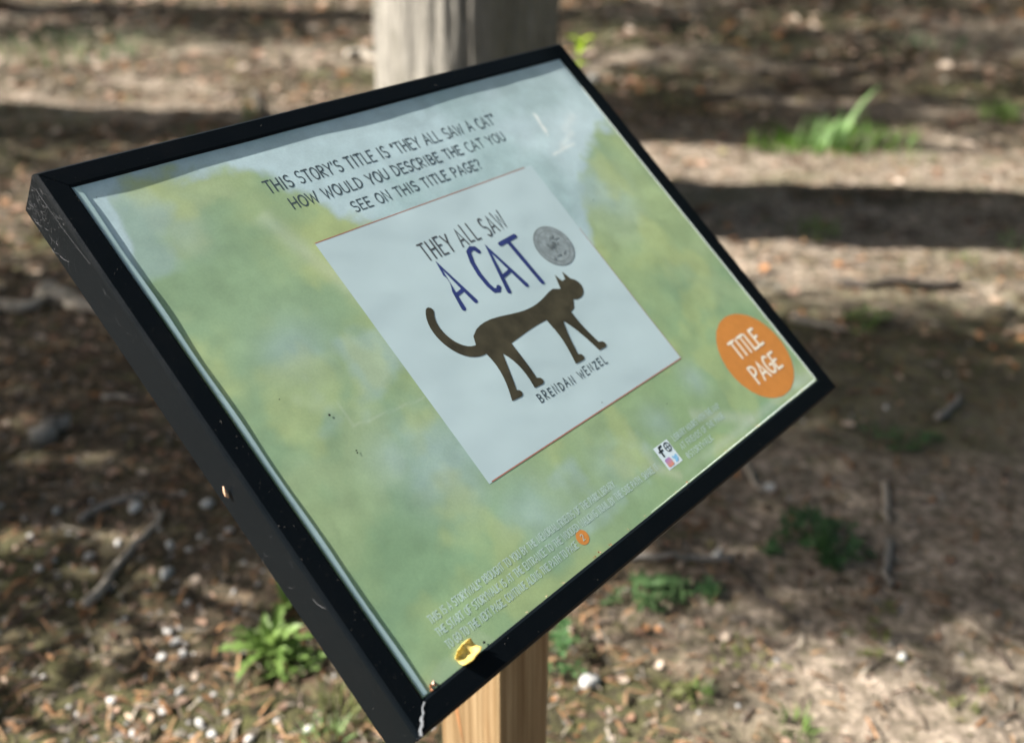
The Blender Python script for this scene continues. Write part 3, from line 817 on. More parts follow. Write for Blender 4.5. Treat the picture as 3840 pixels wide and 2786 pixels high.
ib = quad('icon_box', 0.0392, 0.0655, -0.2500, -0.2213, BASE, ink('icon_paper', (0.60, 0.70, 0.74), 0.4, 0.05), poster)
fb = Buf(); ribbon(fb, [(0.0515, -0.2235), (0.0470, -0.2240), (0.0462, -0.2270), (0.0460, -0.2345)], 0.0026, PR); ribbon(fb, [(0.0434, -0.2285), (0.0500, -0.2282)], 0.0022, PR + .000015)
ribbon(fb, arc(0.0592, -0.2285, 0.0046, 0.0052, 90, 440, 16), 0.0013, PR); ribbon(fb, [(0.0546, -0.2285), (0.0638, -0.2285)], 0.0010, PR + .000015); ribbon(fb, [(0.0592, -0.2335), (0.0592, -0.2235)], 0.0010, PR + .00003)
fb.build('icon', ink('icon_black', (0.02, 0.025, 0.028)), poster)
pk = mesh('icon', [pp(u, v, PR) for u, v in ((.0422, -.2465), (.0436, -.2478), (.0508, -.2478), (.0522, -.2465), (.0522, -.2395), (.0508, -.2380), (.0436, -.2380), (.0422, -.2395))],
          [tuple(range(8))], attr_mat('icon_print', 0.4, 0.4, 0.05), poster, False, np.array([(.62, .25, .16)] * 4 + [(.36, .22, .45)] * 4))
bl = Buf(); ribbon(bl, [(0.0566, -0.2462), (0.0590, -0.2452), (0.0604, -0.2425), (0.0618, -0.2405)], 0.0052, PR, [.4, 1, 1.1, .5]); ribbon(bl, [(0.0562, -0.2405), (0.0580, -0.2430), (0.0600, -0.2436)], 0.0026, PR + .000015)
bl.build('icon', ink('icon_blue', (0.22, 0.47, 0.70)), poster)
# fly specks on the print
sk = Buf()
for u, v, r in ((-0.3452, 0.2545, .0011), (-0.2672, -0.0237, .0013), (-0.2654, -0.0647, .0011), (-0.2660, -0.0670, .0009), (0.2207, 0.0681, .0010), (-0.2720, -0.2690, .0014), (-0.335, 0.257, .0006), (0.02, -0.149, .0008), (-0.30, 0.01, .0007), (0.16, 0.23, .0006), (0.10, -0.19, .0007)):
    sk.add([pp(u + r * math.cos(a) * rnd.uniform(.6, 1.2), v + r * math.sin(a) * rnd.uniform(.6, 1.2), PR + 0.0003) for a in np.arange(0, 6.2, 0.9)], [tuple(range(7))])
sk.build('speck', ink('speck_dark', (0.015, 0.015, 0.012)), poster)['kind'] = 'stuff'

# chipped white seam at the near corner mitre
sm = []; n = 26
for i in range(n):
    t = i / (n - 1); u, v = -HW + 0.0012 + (BW - 0.0024) * t, -HH + 0.0012 + (BW - 0.0024) * t
    w = 0.00055 + 0.0007 * abs(math.sin(2.1 * i)) * rnd.random() + (0.0006 if t < 0.55 else 0)
    o_ = 0.0006 * math.sin(i * .9)
    for s_ in (-1, 1): sm.append(sp(u + (s_ * w + o_) * 0.7, v - (s_ * w + o_) * 0.7, 0.00035 - (0.003 if t > 0.93 else 0.0026 if t < 0.06 else 0)))
mesh('worn_seam', sm, [(2 * i, 2 * i + 1, 2 * i + 3, 2 * i + 2) for i in range(n - 1)], ink('bare_metal', (0.55, 0.56, 0.57), 0.6, 0.3, 300), sign)

# cobweb threads and lint on the left side of the frame
web = Buf(); r = random.Random(3)
def side(v, d): return sp(-HW - 0.0006, v, -d)
def thread(a, b, sag=0.0, w=0.00022, out=0.0008):
    p = [a.lerp(b, i / 6) + S_U * (-out * math.sin(math.pi * i / 6)) + Vector((0, 0, -sag * math.sin(math.pi * i / 6))) for i in range(7)]
    web.add(*tube(p, [w] * 7, 4))
for i in range(90):
    v = HH - abs(r.gauss(0, 0.035)) - 0.002; d = r.uniform(0.002, 0.052)
    thread(side(v, d), side(min(HH - .001, v + r.gauss(0, .007)), min(.054, max(.001, d + r.gauss(0, .006)))), r.uniform(0, .002), r.uniform(.00002, .00007), r.uniform(.0002, .0012))
for i in range(34):
    v = r.uniform(-0.20, 0.24); d = r.uniform(0.006, 0.050)
    thread(side(v, d), side(v + r.gauss(0, .004), min(.054, max(.002, d + r.gauss(0, .005)))), r.uniform(0, .002), r.uniform(.00001, .00003))
thread(side(HH - .01, .012), side(HH - .10, .006), .001, .00007)
thread(side(-0.155, .014), side(-0.168, .004), .001, .00007)
web.build('cobweb', ink('web_silk', (0.13, 0.13, 0.14), 0.6, 0.1), sign)['kind'] = 'stuff'

# ------------------------------------------------------------------ things lying on the sign
def petal():
    V, F = [], []; nu_, nv_ = 9, 8
    o = Vector((-0.2935, -0.2690, 0))
    for j in range(nv_ + 1):
        for i in range(nu_ + 1):
            a, b_ = i / nu_ * 2 - 1, j / nv_ * 2 - 1
            ww = 0.0078 * (1 - 0.42 * max(0, -a) ** 2 - 0.25 * max(0, a) ** 3)
            x, y = a * 0.0115, b_ * ww
            z = 0.0050 * max(0, -b_) ** 1.6 + 0.0016 * max(0, b_) ** 2 + 0.0022 * max(0, a) ** 2 + 0.0007 * math.sin(9 * a + 2) * abs(b_) + 0.001 + 0.0006 * math.sin(5 * a + 3 * b_)
            c, s_ = math.cos(0.18), math.sin(0.18)
            V.append(sp(o.x + c * x - s_ * y, o.y + s_ * x + c * y + 0.0025, -0.0016 + z))
    for j in range(nv_):
        for i in range(nu_):
            k = j * (nu_ + 1) + i; F.append((k, k + 1, k + nu_ + 2, k + nu_ + 1))
    b = NB('petal_yellow')
    n = b.noise(b.coord(), 160, 4)
    col = b.mix(n, (0.62, 0.46, 0.07), (0.82, 0.68, 0.30))
    sp_ = b.noise(b.coord(), 420, 3, 0.6)
    col = b.mix(b.ramp(sp_, [(0.62, (0, 0, 0)), (0.74, (0.7,) * 3)]), col, (0.30, 0.16, 0.05))
    b.set(Base_Color=col, Roughness=0.75); b.b.inputs['Specular IOR Level'].default_value = 0.2
    tr = b.n('ShaderNodeBsdfTranslucent'); b.l(col, tr.inputs['Color'])
    ms = b.n('ShaderNodeMixShader', Fac=0.45); b.l(b.b.outputs[0], ms.inputs[1]); b.l(tr.outputs[0], ms.inputs[2])
    b.l(ms.outputs[0], b.t.nodes['Material Output'].inputs['Surface'])
    V = [Vector(v) + ROOT for v in V]
    c0 = sum(V, Vector()) / len(V)
    o_ = mesh('flower_petal', [v - c0 for v in V], F, b.m, None, True); o_.location = c0
    sol = o_.modifiers.new('thickness', 'SOLIDIFY'); sol.thickness = 0.0002
    tag(o_, 'curled yellow petal lying on the poster against the lower rail', 'petal')
petal()
def crumb_group(spots, name, label, cat, mats, size, group=None, seed=1):
    r = random.Random(seed); bf = Buf()
    for (u, v, k) in spots:
        c = sp(u, v, -0.0016) + ROOT
        for _ in range(k):
            q = c + S_U * r.gauss(0, size * .8) + S_V * abs(r.gauss(0, size * .5)) + S_N * r.uniform(0, size * .5)
            vv = [q + Vector((r.gauss(0, 1), r.gauss(0, 1), r.gauss(0, 1))).normalized() * size * r.uniform(.35, .8) for _ in range(5)]
            bf.add(vv, [(0, 1, 2), (0, 2, 3), (0, 3, 4), (1, 2, 4), (2, 3, 4), (0, 1, 4)])
    o = bf.build(name, mats); return tag(o, label, cat, group)
M_crumb = ink('crumb_pale', (0.46, 0.36, 0.24)); M_crumb2 = ink('crumb_brown', (0.22, 0.085, 0.035))
crumb_group([(-0.3371, -0.2715, 7)], 'bud_scale', 'small reddish brown bud scale in the near corner of the poster', 'bud scale', M_crumb2, 0.0034, seed=5)
o = crumb_group([(0.129, -0.2722, 3), (0.0258, -0.2722, 3), (-0.0591, -0.2722, 2), (-0.1661, -0.2722, 3), (-0.189, -0.2722, 3), (-0.2182, -0.2722, 2), (0.20, -0.2722, 3), (0.23, -0.2722, 2), (0.17, -0.2722, 2), (-0.03, -0.2722, 2), (0.28, -0.272, 3), (0.31, -0.272, 3)],
            'debris_crumbs', 'pale plant crumbs caught along the lower rail of the frame', 'crumbs', M_crumb, 0.0013, seed=8); o['kind'] = 'stuff'
o = crumb_group([(-0.0885, -0.2722, 3), (-0.1157, -0.2722, 4), (-0.108, -0.2722, 2), (0.05, -0.2722, 2)], 'debris_crumbs', 'brown plant crumbs caught along the lower rail of the frame', 'crumbs', M_crumb2, 0.0018, seed=9); o['kind'] = 'stuff'
def rail_dust():
    r = random.Random(77); bf = Buf()
    for _ in range(420):
        t = r.random()
        if t < .42: u, v, d = -HW + r.uniform(.003, BW - .003), r.uniform(-HH, HH), 0.0002
        elif t < .62: u, v, d = r.uniform(-HW, HW), (HH - r.uniform(.003, BW - .003)), 0.0002
        elif t < .80: u, v, d = r.uniform(-HW, HW), (-HH + r.uniform(.003, BW - .003)), 0.0002
        else: u, v, d = -HW - 0.0003, r.choice((r.uniform(-HH, HH), HH - abs(r.gauss(0, .05)))), -r.uniform(.004, .052)
        k = r.uniform(.00012, .0005) * (2.0 if r.random() < .06 else 1); c = sp(u, v, d) + ROOT
        bf.add([c + Vector((r.gauss(0, 1), r.gauss(0, 1), r.gauss(0, 1))).normalized() * k for _ in range(4)], [(0, 1, 2), (0, 2, 3), (0, 3, 1), (1, 3, 2)])
    tag(bf.build('dust_specks', ink('dust_grey', (0.075, 0.073, 0.066), 0.8)), 'tiny grey dust specks on the black rails of the frame', 'dust', kind='stuff')
rail_dust()
def seed_husk():
    c = sp(-HW - 0.0028, -0.035, -0.034) + ROOT
    V, F = tube([(0, 0, -0.0055), (0.0003, 0, -0.002), (0, 0.0005, 0.002), (-0.0006, 0.001, 0.0062)], [.0006, .0019, .0014, .0004], 8)
    ax = (S_V * 0.75 + S_N * 0.5 - S_U * 0.2).normalized()
    q = ax.to_track_quat('Z', 'Y')
    o = mesh('seed_husk', [q @ Vector(v) for v in V], F, ink('husk', (0.62, 0.40, 0.26)), None, True); o.location = c
    tag(o, 'tiny pale seed husk stuck to the left side of the black frame', 'seed husk')
seed_husk()

# ------------------------------------------------------------------ litter on the ground
PAL = np.array([(0.27, 0.175, 0.125), (0.38, 0.255, 0.185), (0.22, 0.13, 0.085), (0.46, 0.35, 0.26), (0.13, 0.085, 0.055), (0.54, 0.44, 0.35), (0.22, 0.20, 0.16), (0.33, 0.165, 0.075), (0.10, 0.075, 0.05), (0.16, 0.14, 0.07)])
def leaf_shape(r, L, kind):
    """a curled dry leaf about its own middle; kind 0 oval, 1 lobed, 2 narrow"""
    n = 6; V, F = [], []
    curl, roll, tw = r.uniform(-.6, .9), r.uniform(.1, .9), r.uniform(-.5, .5)
    for i in range(n + 1):
        t = i / n
        w = {0: .30, 1: .36, 2: .14}[kind] * math.sin(math.pi * min(1, (t * .94 + .03))) ** .8
        if kind == 1: w *= 0.72 + 0.38 * (i % 2)
        x = (t - .5) * L; z = L * (.10 + curl * (t - .5) ** 2 + tw * 0.1 * (t - .5))
        V += [(x, -w * L, z + roll * w * w * L * 1.6), (x, 0, z), (x, w * L, z + roll * w * w * L * 1.6)]
    for i in range(n):
        k = i * 3; F += [(k, k + 3, k + 4, k + 1), (k + 1, k + 4, k + 5, k + 2)]
    return V, F

def in_view(x, y, m=0.12):
    """is a ground point inside the camera's field, with a margin"""
    d = Vector((x, y, -HC)); zc = d.y * cP - d.z * sP; yc = -d.y * sP - d.z * cP
    return zc > 0.1 and abs(d.x / zc) < 0.505 + m and abs(yc / zc) < 0.367 + m

def rand_ground(n, seed, far=9.6, dens=None, near=0.75, power=1.0):
    g = np.random.default_rng(seed); out = []
    while len(out) < n:
        y = near + (far - near) * g.random() ** power
        hw = 0.62 * (y + 0.9) + 0.35
        x = g.uniform(-hw, hw)
        if dens is None or g.random() < dens(x, y): out.append((x, y))
    return out

def litter_density(x, y):
    return float(np.clip(1.05 - 1.05 * bareness(np.array(x), np.array(y)), 0.02 + 0.45 * (y > 2.8), 1) * (0.25 + 0.9 * fbm(x * 1.6, y * 1.6, 151, 3)))

protos = []
for i in range(26):
    r = random.Random(200 + i)
    V, F = leaf_shape(r, 1.0, (0, 1, 0, 2, 1)[i % 5])
    m = bpy.data.meshes.new('dead_leaf'); m.from_pydata(V, [], F); m.shade_smooth()
    a = m.color_attributes.new('Col', 'FLOAT_COLOR', 'POINT'); c4 = np.ones((len(V), 4), np.float32)
    c4[:, :3] = PAL[i % len(PAL)] * r.uniform(.35, .85); a.data.foreach_set('color', c4.ravel())
    m.materials.append(M_litter); protos.append((m, V, F))
LG = 'dry brown leaves fallen on the woodland ground'
r = random.Random(44); k = 0
for (x, y) in rand_ground(900, 45, 5.2, litter_density, 1.15, 1.25):
    if k >= 290: break
    if not in_view(x, y, 0.0): continue
    if math.hypot(x - TREE.x, y - TREE.y) < 0.42: continue
    m = protos[r.randrange(26)][0]
    o = bpy.data.objects.new('fallen_leaf', m); C.objects.link(o)
    L = r.uniform(0.014, 0.038) * (0.36 + 0.32 * y)
    o.location = (x, y, float(ground_h(x, y)) + 0.002); o.scale = (L, L, L)
    o.rotation_euler = (r.uniform(-.3, .3), r.uniform(-.3, .3), r.uniform(0, 6.28))
    tag(o, 'dry curled brown leaf lying in the litter of the woodland ground', 'leaf', LG); k += 1

def scatter_leaves(n, seed, far, smin, smax, power, dens, name, label, pal=PAL):
    g = random.Random(seed); V_, F_, C_ = [], [], []
    base = 0
    for (x, y) in rand_ground(n, seed, far, dens, 0.7, power):
        m, V, F = protos[g.randrange(26)]
        L = g.uniform(smin, smax) * (0.40 + 0.36 * y if smax > .025 else 0.55 + 0.2 * y); A = Matrix.Rotation(g.uniform(0, 6.28), 3, 'Z') @ Matrix.Rotation(g.uniform(-.5, .5), 3, 'X') @ Matrix.Rotation(g.uniform(-.4, .4), 3, 'Y')
        P_ = np.array(V) @ (np.array(A).T) * L + np.array((x, y, float(ground_h(x, y)) + 0.001))
        V_.append(P_); F_ += [tuple(q + base for q in f) for f in F]; base += len(V)
        C_.append(np.repeat((pal[g.randrange(len(pal))] * g.uniform(.25, .92))[None], len(V), 0))
    o = mesh(name, np.concatenate(V_).tolist(), F_, M_litter, None, True, np.concatenate(C_))
    return tag(o, label, 'leaf litter', kind='stuff')
scatter_leaves(11000, 61, 11.5, 0.012, 0.034, 0.80, litter_density, 'leaf_litter', 'brown and tan leaf litter covering the woodland ground')
scatter_leaves(12000, 62, 7.0, 0.008, 0.024, 1.2, lambda x, y: 0.35 + 0.65 * litter_density(x, y), 'bark_crumbs', 'small brown bark crumbs and leaf scraps strewn on the soil')

# pine needles and tiny twigs
def needles():
    g = np.random.default_rng(71); n = 17000
    pts = np.array(rand_ground(n, 72, 6.0, lambda x, y: 0.25 + 0.75 * litter_density(x, y), 0.75, 1.4))
    a = g.uniform(0, 2 * np.pi, n); L = g.uniform(0.012, 0.055, n) * (0.6 + 0.25 * pts[:, 1]); w = g.uniform(0.0008, 0.0022, n) * np.where(g.random(n) < .12, 2.2, 1)
    z = ground_h(pts[:, 0], pts[:, 1]) + g.uniform(0.002, 0.012, n)
    d = np.stack([np.cos(a), np.sin(a), g.uniform(-.15, .15, n)], 1) * L[:, None] / 2
    s = np.stack([-np.sin(a), np.cos(a), g.uniform(-.5, .5, n)], 1) * w[:, None]
    c = np.stack([pts[:, 0], pts[:, 1], z], 1); bow = np.array([0, 0, 1])[None] * (L * g.uniform(0, .12, n))[:, None]
    V = np.stack([c - d - s, c - d + s, c + bow - s, c + bow + s, c + d - s, c + d + s], 1).reshape(-1, 3)
    b = np.arange(n)[:, None] * 6
    F = np.concatenate([b + np.array([0, 2, 3, 1]), b + np.array([2, 4, 5, 3])], 1).reshape(-1, 4)
    cs = np.array([(0.36, 0.19, 0.09), (0.42, 0.26, 0.14), (0.20, 0.12, 0.08), (0.30, 0.26, 0.21), (0.12, 0.09, 0.07)])[g.integers(0, 5, n)] * g.uniform(.22, .68, (n, 1))
    o = mesh('pine_needles', V.tolist(), F.tolist(), M_needle, None, False, np.repeat(cs, 6, 0))
    tag(o, 'orange-brown pine needles and fine twigs strewn over the ground', 'needles', kind='stuff')
needles()

# ------------------------------------------------------------------ stones
def stone_mesh(seed, mat, rough=0.22):
    import bmesh
    g = random.Random(seed); bm = bmesh.new(); bmesh.ops.create_icosphere(bm, subdivisions=2, radius=1)
    off = [Vector((g.gauss(0, 1), g.gauss(0, 1), g.gauss(0, 1))).normalized() for _ in range(7)]
    cut = [g.uniform(.35, .85) for _ in range(7)]
    for v in bm.verts:
        p = v.co.copy()
        for o_, c in zip(off, cut):
            e = p.dot(o_) - c
            if e > 0: p -= o_ * e * 0.85
        p *= 1 + g.uniform(-.06, .06); p.z *= 0.62; v.co = p
    m = bpy.data.meshes.new('pebble'); bm.to_mesh(m); bm.free(); m.materials.append(mat); m.shade_smooth()
    return m
sm_pale = [stone_mesh(300 + i, M_stone) for i in range(6)]; sm_white = [stone_mesh(320 + i, M_white_stone) for i in range(4)]
def stone(name, p, s, m, label, group=None, rz=0.0, flat=1.0):
    o = bpy.data.objects.new(name, m); C.objects.link(o)
    o.location = (p.x, p.y, p.z + s * 0.25); o.scale = (s, s * rnd.uniform(.65, .95), s * flat); o.rotation_euler = (rnd.uniform(-.3, .3), rnd.uniform(-.3, .3), rz or rnd.uniform(0, 6.28))
    return tag(o, label, 'stone', group)
m2 = stone_mesh(352, M_white_stone)
stone('stone', ground_at(1306, 1512), 0.025, m2, 'white angular stone lying just right of the wooden post', rz=0.7, flat=1.3)
for (px, py, s, lab) in ((1585, 1232, .014, 'small pale blue-grey stone behind the end of the straight twig right of the post'), (1880, 1212, .0125, 'small pale tan stone at the right edge of the dark green weeds'),
                         (1998, 1458, .0125, 'lone small pale stone on shaded bare soil at lower right'), (1703, 1082, .017, 'pale round stone beside a short grey twig under the frame corner'),
                         (1960, 905, .012, 'small white stone beyond the right corner of the sign'), (1312, 180, .045, 'large pale stone in the sun behind the upper right of the sign')):
    stone('stone', ground_at(px, py), s, rnd.choice(sm_pale), lab)
PG = 'white pebbles in the litter to the left of the sign'
z5 = [(1240, 885, 38), (900, 975, 28), (600, 1055, 36), (345, 975, 28), (810, 1115, 34), (850, 1170, 40), (880, 1225, 40), (815, 1310, 32), (540, 1445, 34), (1120, 920, 28), (790, 1490, 40),
      (1480, 1590, 40), (210, 1330, 24), (190, 810, 26), (860, 1400, 30), (1200, 1630, 40), (1020, 1610, 30), (780, 1235, 26), (890, 1180, 24), (930, 1220, 22), (960, 1550, 30), (700, 1330, 22), (60, 1270, 26), (370, 1510, 20), (1090, 1500, 26), (1330, 1540, 26), (640, 1600, 26)]
for x, y, d in z5:
    px, py = x * .78163 / 1.694, (1500 + y * .78163) / 1.694
    p = ground_at(px, py); s = d * .78163 / 3800 * (p - Vector((0, 0, HC))).length * 0.74 * rnd.uniform(.6, 1.3)
    stone('pebble', p, s, rnd.choice(sm_white), 'small white pebble in the brown litter left of the sign post', PG)
PG2 = 'grey pebbles in the shaded litter to the left of the sign'
z5b = [(270, 535, 44), (650, 525, 46), (820, 700, 38), (800, 840, 44), (1100, 630, 34), (1000, 500, 44), (1170, 780, 30), (150, 660, 30), (0, 510, 34), (430, 750, 50), (910, 720, 30), (570, 690, 32), (440, 490, 36), (330, 640, 26), (690, 460, 26), (880, 450, 26), (120, 570, 24), (960, 660, 24), (260, 770, 26), (530, 830, 26)]
for x, y, d in z5b:
    px, py = x * .78163 / 1.694, (1500 + y * .78163) / 1.694
    p = ground_at(px, py); s = d * .78163 / 3800 * (p - Vector((0, 0, HC))).length * 0.74 * rnd.uniform(.6, 1.3)
    stone('pebble', p, s, rnd.choice(sm_pale), 'pale grey pebble in the shaded litter left of the black frame', PG2)
r = random.Random(91)
g2 = Buf()
for (x, y) in rand_ground(1700, 92, 6.5, lambda x, y: 0.9 if x < 0.1 and y < 2.6 else 0.12, 0.8, 1.4):
    s = r.uniform(.003, .0085); z = float(ground_h(x, y)) + s * .2; cc = r.uniform(.07, .26)
    vv = [Vector((x, y, z)) + Vector((math.cos(t) * s * r.uniform(.7, 1.1), math.sin(t) * s * r.uniform(.7, 1.1), 0)) for t in (0, 1.05, 2.1, 3.14, 4.2, 5.25)] + [Vector((x, y, z + s * .6)) + Vector((r.gauss(0, s * .2), r.gauss(0, s * .2), 0))]
    g2.add(vv, [(i, (i + 1) % 6, 6) for i in range(6)], (cc, cc * .97, cc * .92))
tag(g2.build('gravel', M_needle, None, True), 'fine pale gravel mixed through the litter', 'gravel', kind='stuff')

# ------------------------------------------------------------------ sticks
def stick(name, pix, r0, mat, label, group=None, seed=0, lift=0.6, cat='twig', taper=0.55, fork=None):
    g = random.Random(seed); P_ = [ground_at(*p) for p in pix]
    pts = []
    for a, b in zip(P_, P_[1:]):
        for i in range(4): pts.append(a.lerp(b, i / 4))
    pts.append(P_[-1]); L = (P_[-1] - P_[0]).length
    out = []
    for i, p in enumerate(pts):
        out.append(Vector((p.x + g.gauss(0, r0 * .4), p.y + g.gauss(0, r0 * .4), float(ground_h(p.x, p.y)) + r0 * lift + g.uniform(0, r0 * .5))))
    rad = [r0 * (1 - (1 - taper) * i / (len(out) - 1)) * g.uniform(.85, 1.15) for i in range(len(out))]
    c0 = out[0].copy(); bf = Buf()
    bf.add(*tube([p - c0 for p in out], rad, 9, .08, g))
    if fork:
        i, dx, dy, dz = fork; q = out[i] - c0; bf.add(*tube([q, q + Vector((dx, dy, dz)) * .55, q + Vector((dx, dy, dz))], [rad[i] * .7, rad[i] * .55, rad[i] * .3], 7, .08, g))
    o = bf.build(name, mat, None, True); o.location = c0
    return tag(o, label, cat, group)
stick('fallen_branch', [(-40, 682), (20, 690), (75, 688), (100, 676)], 0.026, M_twig_pale, 'pale bare branch lying in the sun at the left edge', seed=1, cat='branch')
stick('fallen_branch', [(88, 655), (130, 668), (190, 690), (215, 700)], 0.030, M_twig_pale, 'pale thick branch piece disappearing behind the black frame', seed=2, cat='branch')
stick('wood_chunk', [(75, 985), (110, 965), (150, 950)], 0.026, M_twig, 'short grey chunk of wood in the litter on the left', seed=3, cat='wood chunk', taper=.7)
stick('twig', [(228, 886), (260, 882), (292, 886)], 0.009, M_twig_pale, 'short pale twig close to the left side of the black frame', seed=4)
stick('twig', [(196, 1342), (270, 1250), (330, 1180), (356, 1146)], 0.0105, M_twig_pale, 'long grey twig slanting through the pebbles left of the sign', seed=5, fork=(11, -.03, .045, .01))
stick('twig', [(180, 1153), (240, 1120), (318, 1098)], 0.010, M_twig, 'grey twig lying above the long slanting twig on the left', seed=6)
stick('bark_slab', [(1850, 634), (1930, 640), (2040, 640), (2125, 636)], 0.017, M_twig_dark, 'thin piece of wood, coloured dark for its shaded side, lying on sunlit soil at the right', seed=7, cat='bark slab', lift=0.9, taper=.7)  # dark tone carries the slab's shaded underside
stick('twig', [(1958, 1078), (1962, 1120), (1960, 1162)], 0.0090, M_twig_pale, 'short pale grey upright-lying twig on the right', seed=8)
stick('twig', [(1968, 1200), (1962, 1245), (1966, 1302)], 0.0105, M_twig, 'lichen-grey twig end right of the dark green weeds', seed=9)
stick('twig', [(1648, 1028), (1662, 1055), (1680, 1090)], 0.0085, M_twig_pale, 'short pale grey twig next to the round stone under the frame', seed=10)
stick('twig', [(1380, 1240), (1470, 1238), (1545, 1240), (1612, 1238)], 0.0085, M_twig, 'straight brown twig lying level behind the lower rail of the frame', seed=11)
stick('twig', [(1636, 1262), (1660, 1300), (1690, 1335), (1762, 1376)], 0.0080, M_twig_dark, 'dark bent twig curving across the soil right of the post', seed=12)
stick('twig', [(1752, 712), (1800, 722), (1855, 735)], 0.012, M_twig_pale, 'pale straight twig right of the sign near its right corner', seed=13)
stick('fallen_branch', [(760, 132), (800, 128), (835, 142)], 0.035, M_twig_pale, 'pale sunlit branch piece at the foot of the grey tree', seed=14, cat='branch')
stick('twig', [(560, 215), (575, 240), (590, 275)], 0.022, M_twig_dark, 'dark short branch behind the top rail of the frame', seed=15)
stick('twig', [(1440, 590), (1480, 600), (1560, 596)], 0.010, M_twig, 'thin grey twig on sunlit ground beside the right rail', seed=16)
stick('twig', [(2080, 930), (2110, 905), (2120, 880)], 0.010, M_twig, 'small grey twig standing out at the far right', seed=17)

# ------------------------------------------------------------------ plants
def blade(buf, base, ang, L, w, bend, r, n=5):
    d = Vector((math.cos(ang), math.sin(ang), 0)); s = Vector((-d.y, d.x, 0)); V, F = [], []
    for i in range(n + 1):
        t = i / n; p = base + d * (bend * L * t * t) + Vector((0, 0, L * t * (1 - .35 * bend * t)))
        ww = w * (1 - t) ** .7 * (.6 + .8 * t if t < .4 else 1) + w * .03
        V += [p - s * ww, p + s * ww]
    for i in range(n): F.append((2 * i, 2 * i + 1, 2 * i + 3, 2 * i + 2))
    buf.add(V, F)
def tuft(px, py, n, L, w, mat, label, spread=0.03, seed=0, bend=(.1, .8), cat='grass tuft', group=None, name='grass_tuft', lean=None):
    g = random.Random(seed); p = ground_at(px, py); b = Buf()
    for _ in range(n):
        a = g.uniform(0, 6.28); q = Vector((math.cos(a), math.sin(a), 0)) * spread * g.random() ** .5
        q.z = float(ground_h(p.x + q.x, p.y + q.y)) - p.z - 0.004
        aa = a + g.gauss(0, .5) if lean is None else lean + g.gauss(0, .9)
        blade(b, q, aa, L * g.uniform(.5, 1.1), w * g.uniform(.7, 1.2), g.uniform(*bend), g)
    big = spread >= .09 and n >= 20
    o = b.build('grass' if big else name, mat, None, True); o.location = p
    return tag(o, label, cat, group, 'stuff' if big else None)
def leaf_blade(L, w, r, droop, teeth=0):
    n = 9; V, F = [], []
    for i in range(n + 1):
        t = i / n; ww = w * (math.sin(math.pi * min(1, t ** .8 * .97 + .03)) ** .85) * (1 + (teeth * (1 if i % 2 else -1) if 0 < i < n else 0)) + .0006
        x = L * t; z = L * (.45 * t - droop * t * t) ; V += [(x, -ww, z + ww * .35), (x, 0, z), (x, ww, z + ww * .35)]
    for i in range(n): k = i * 3; F += [(k, k + 3, k + 4, k + 1), (k + 1, k + 4, k + 5, k + 2)]
    return V, F
def rosette(px, py, n, L, w, mat, label, seed, name='weed_plant', droop=(.3, .6), teeth=.2, cat='weed', group=None, up=(-.2, .5)):
    g = random.Random(seed); root = empty(name, ground_at(px, py)); tag(root, label, cat, group)
    ms = []
    for i in range(4):
        V, F = leaf_blade(1, w / L, g, g.uniform(*droop), teeth); m = bpy.data.meshes.new('leaf'); m.from_pydata(V, [], F); m.materials.append(mat); m.shade_smooth(); ms.append(m)
    for i in range(n):
        o = bpy.data.objects.new('leaf', ms[i % 4]); C.objects.link(o); o.parent = root
        a = i * 2.4 + g.uniform(-.3, .3); s = L * g.uniform(.55, 1.1)
        o.location = (math.cos(a) * .006, math.sin(a) * .006, 0.004 + .02 * L * g.random()); o.scale = (s, s, s); o.rotation_euler = (g.uniform(-.5, .5), -g.uniform(*up), a)
    return root
def clover(px, py, rx, ry, hgt, n, leaf, mat, label, seed, name='leafy_weed', cat='weed', group=None):
    g = random.Random(seed); p = ground_at(px, py); root = empty(name, p); tag(root, label, cat, group)
    b, sb = Buf(), Buf()
    for _ in range(int(n * .62)):
        a = g.uniform(0, 6.28); rr = (g.random() ** .5) * (0.75 + 0.5 * (math.sin(3 * a + seed) * .5 + .5)); x, y = math.cos(a) * rr * rx, math.sin(a) * rr * ry
        z = hgt * (1 - .6 * rr * rr) * g.uniform(.4, 1.1); gz_ = float(ground_h(p.x + x, p.y + y)) - p.z
        top = Vector((x, y, gz_ + z)); f = Vector((x * .8, y * .8, gz_ - .003))
        sb.add(*tube([f, f.lerp(top, .5), top], [.0010, .0008, .0006], 4))
        for k in range(3):
            aa = a + k * 2.09 + g.uniform(-.4, .4); L = leaf * g.uniform(.6, 1.1); w = L * .30; ti = g.uniform(-.3, .5)
            d = Vector((math.cos(aa), math.sin(aa), ti)); s = Vector((-math.sin(aa), math.cos(aa), g.uniform(-.3, .3)))
            V = [top, top + d * L * .3 + s * w * .8, top + d * L * .7 + s * w, top + d * L, top + d * L * .7 - s * w, top + d * L * .3 - s * w * .8, top + d * L * .5 + Vector((0, 0, -.12 * L))]
            b.add(V, [(0, 6, 1), (1, 6, 2), (2, 6, 3), (3, 6, 4), (4, 6, 5), (5, 6, 0)])
    sb.build('stem', mat, root); b.build('foliage', mat, root, True)
    return root

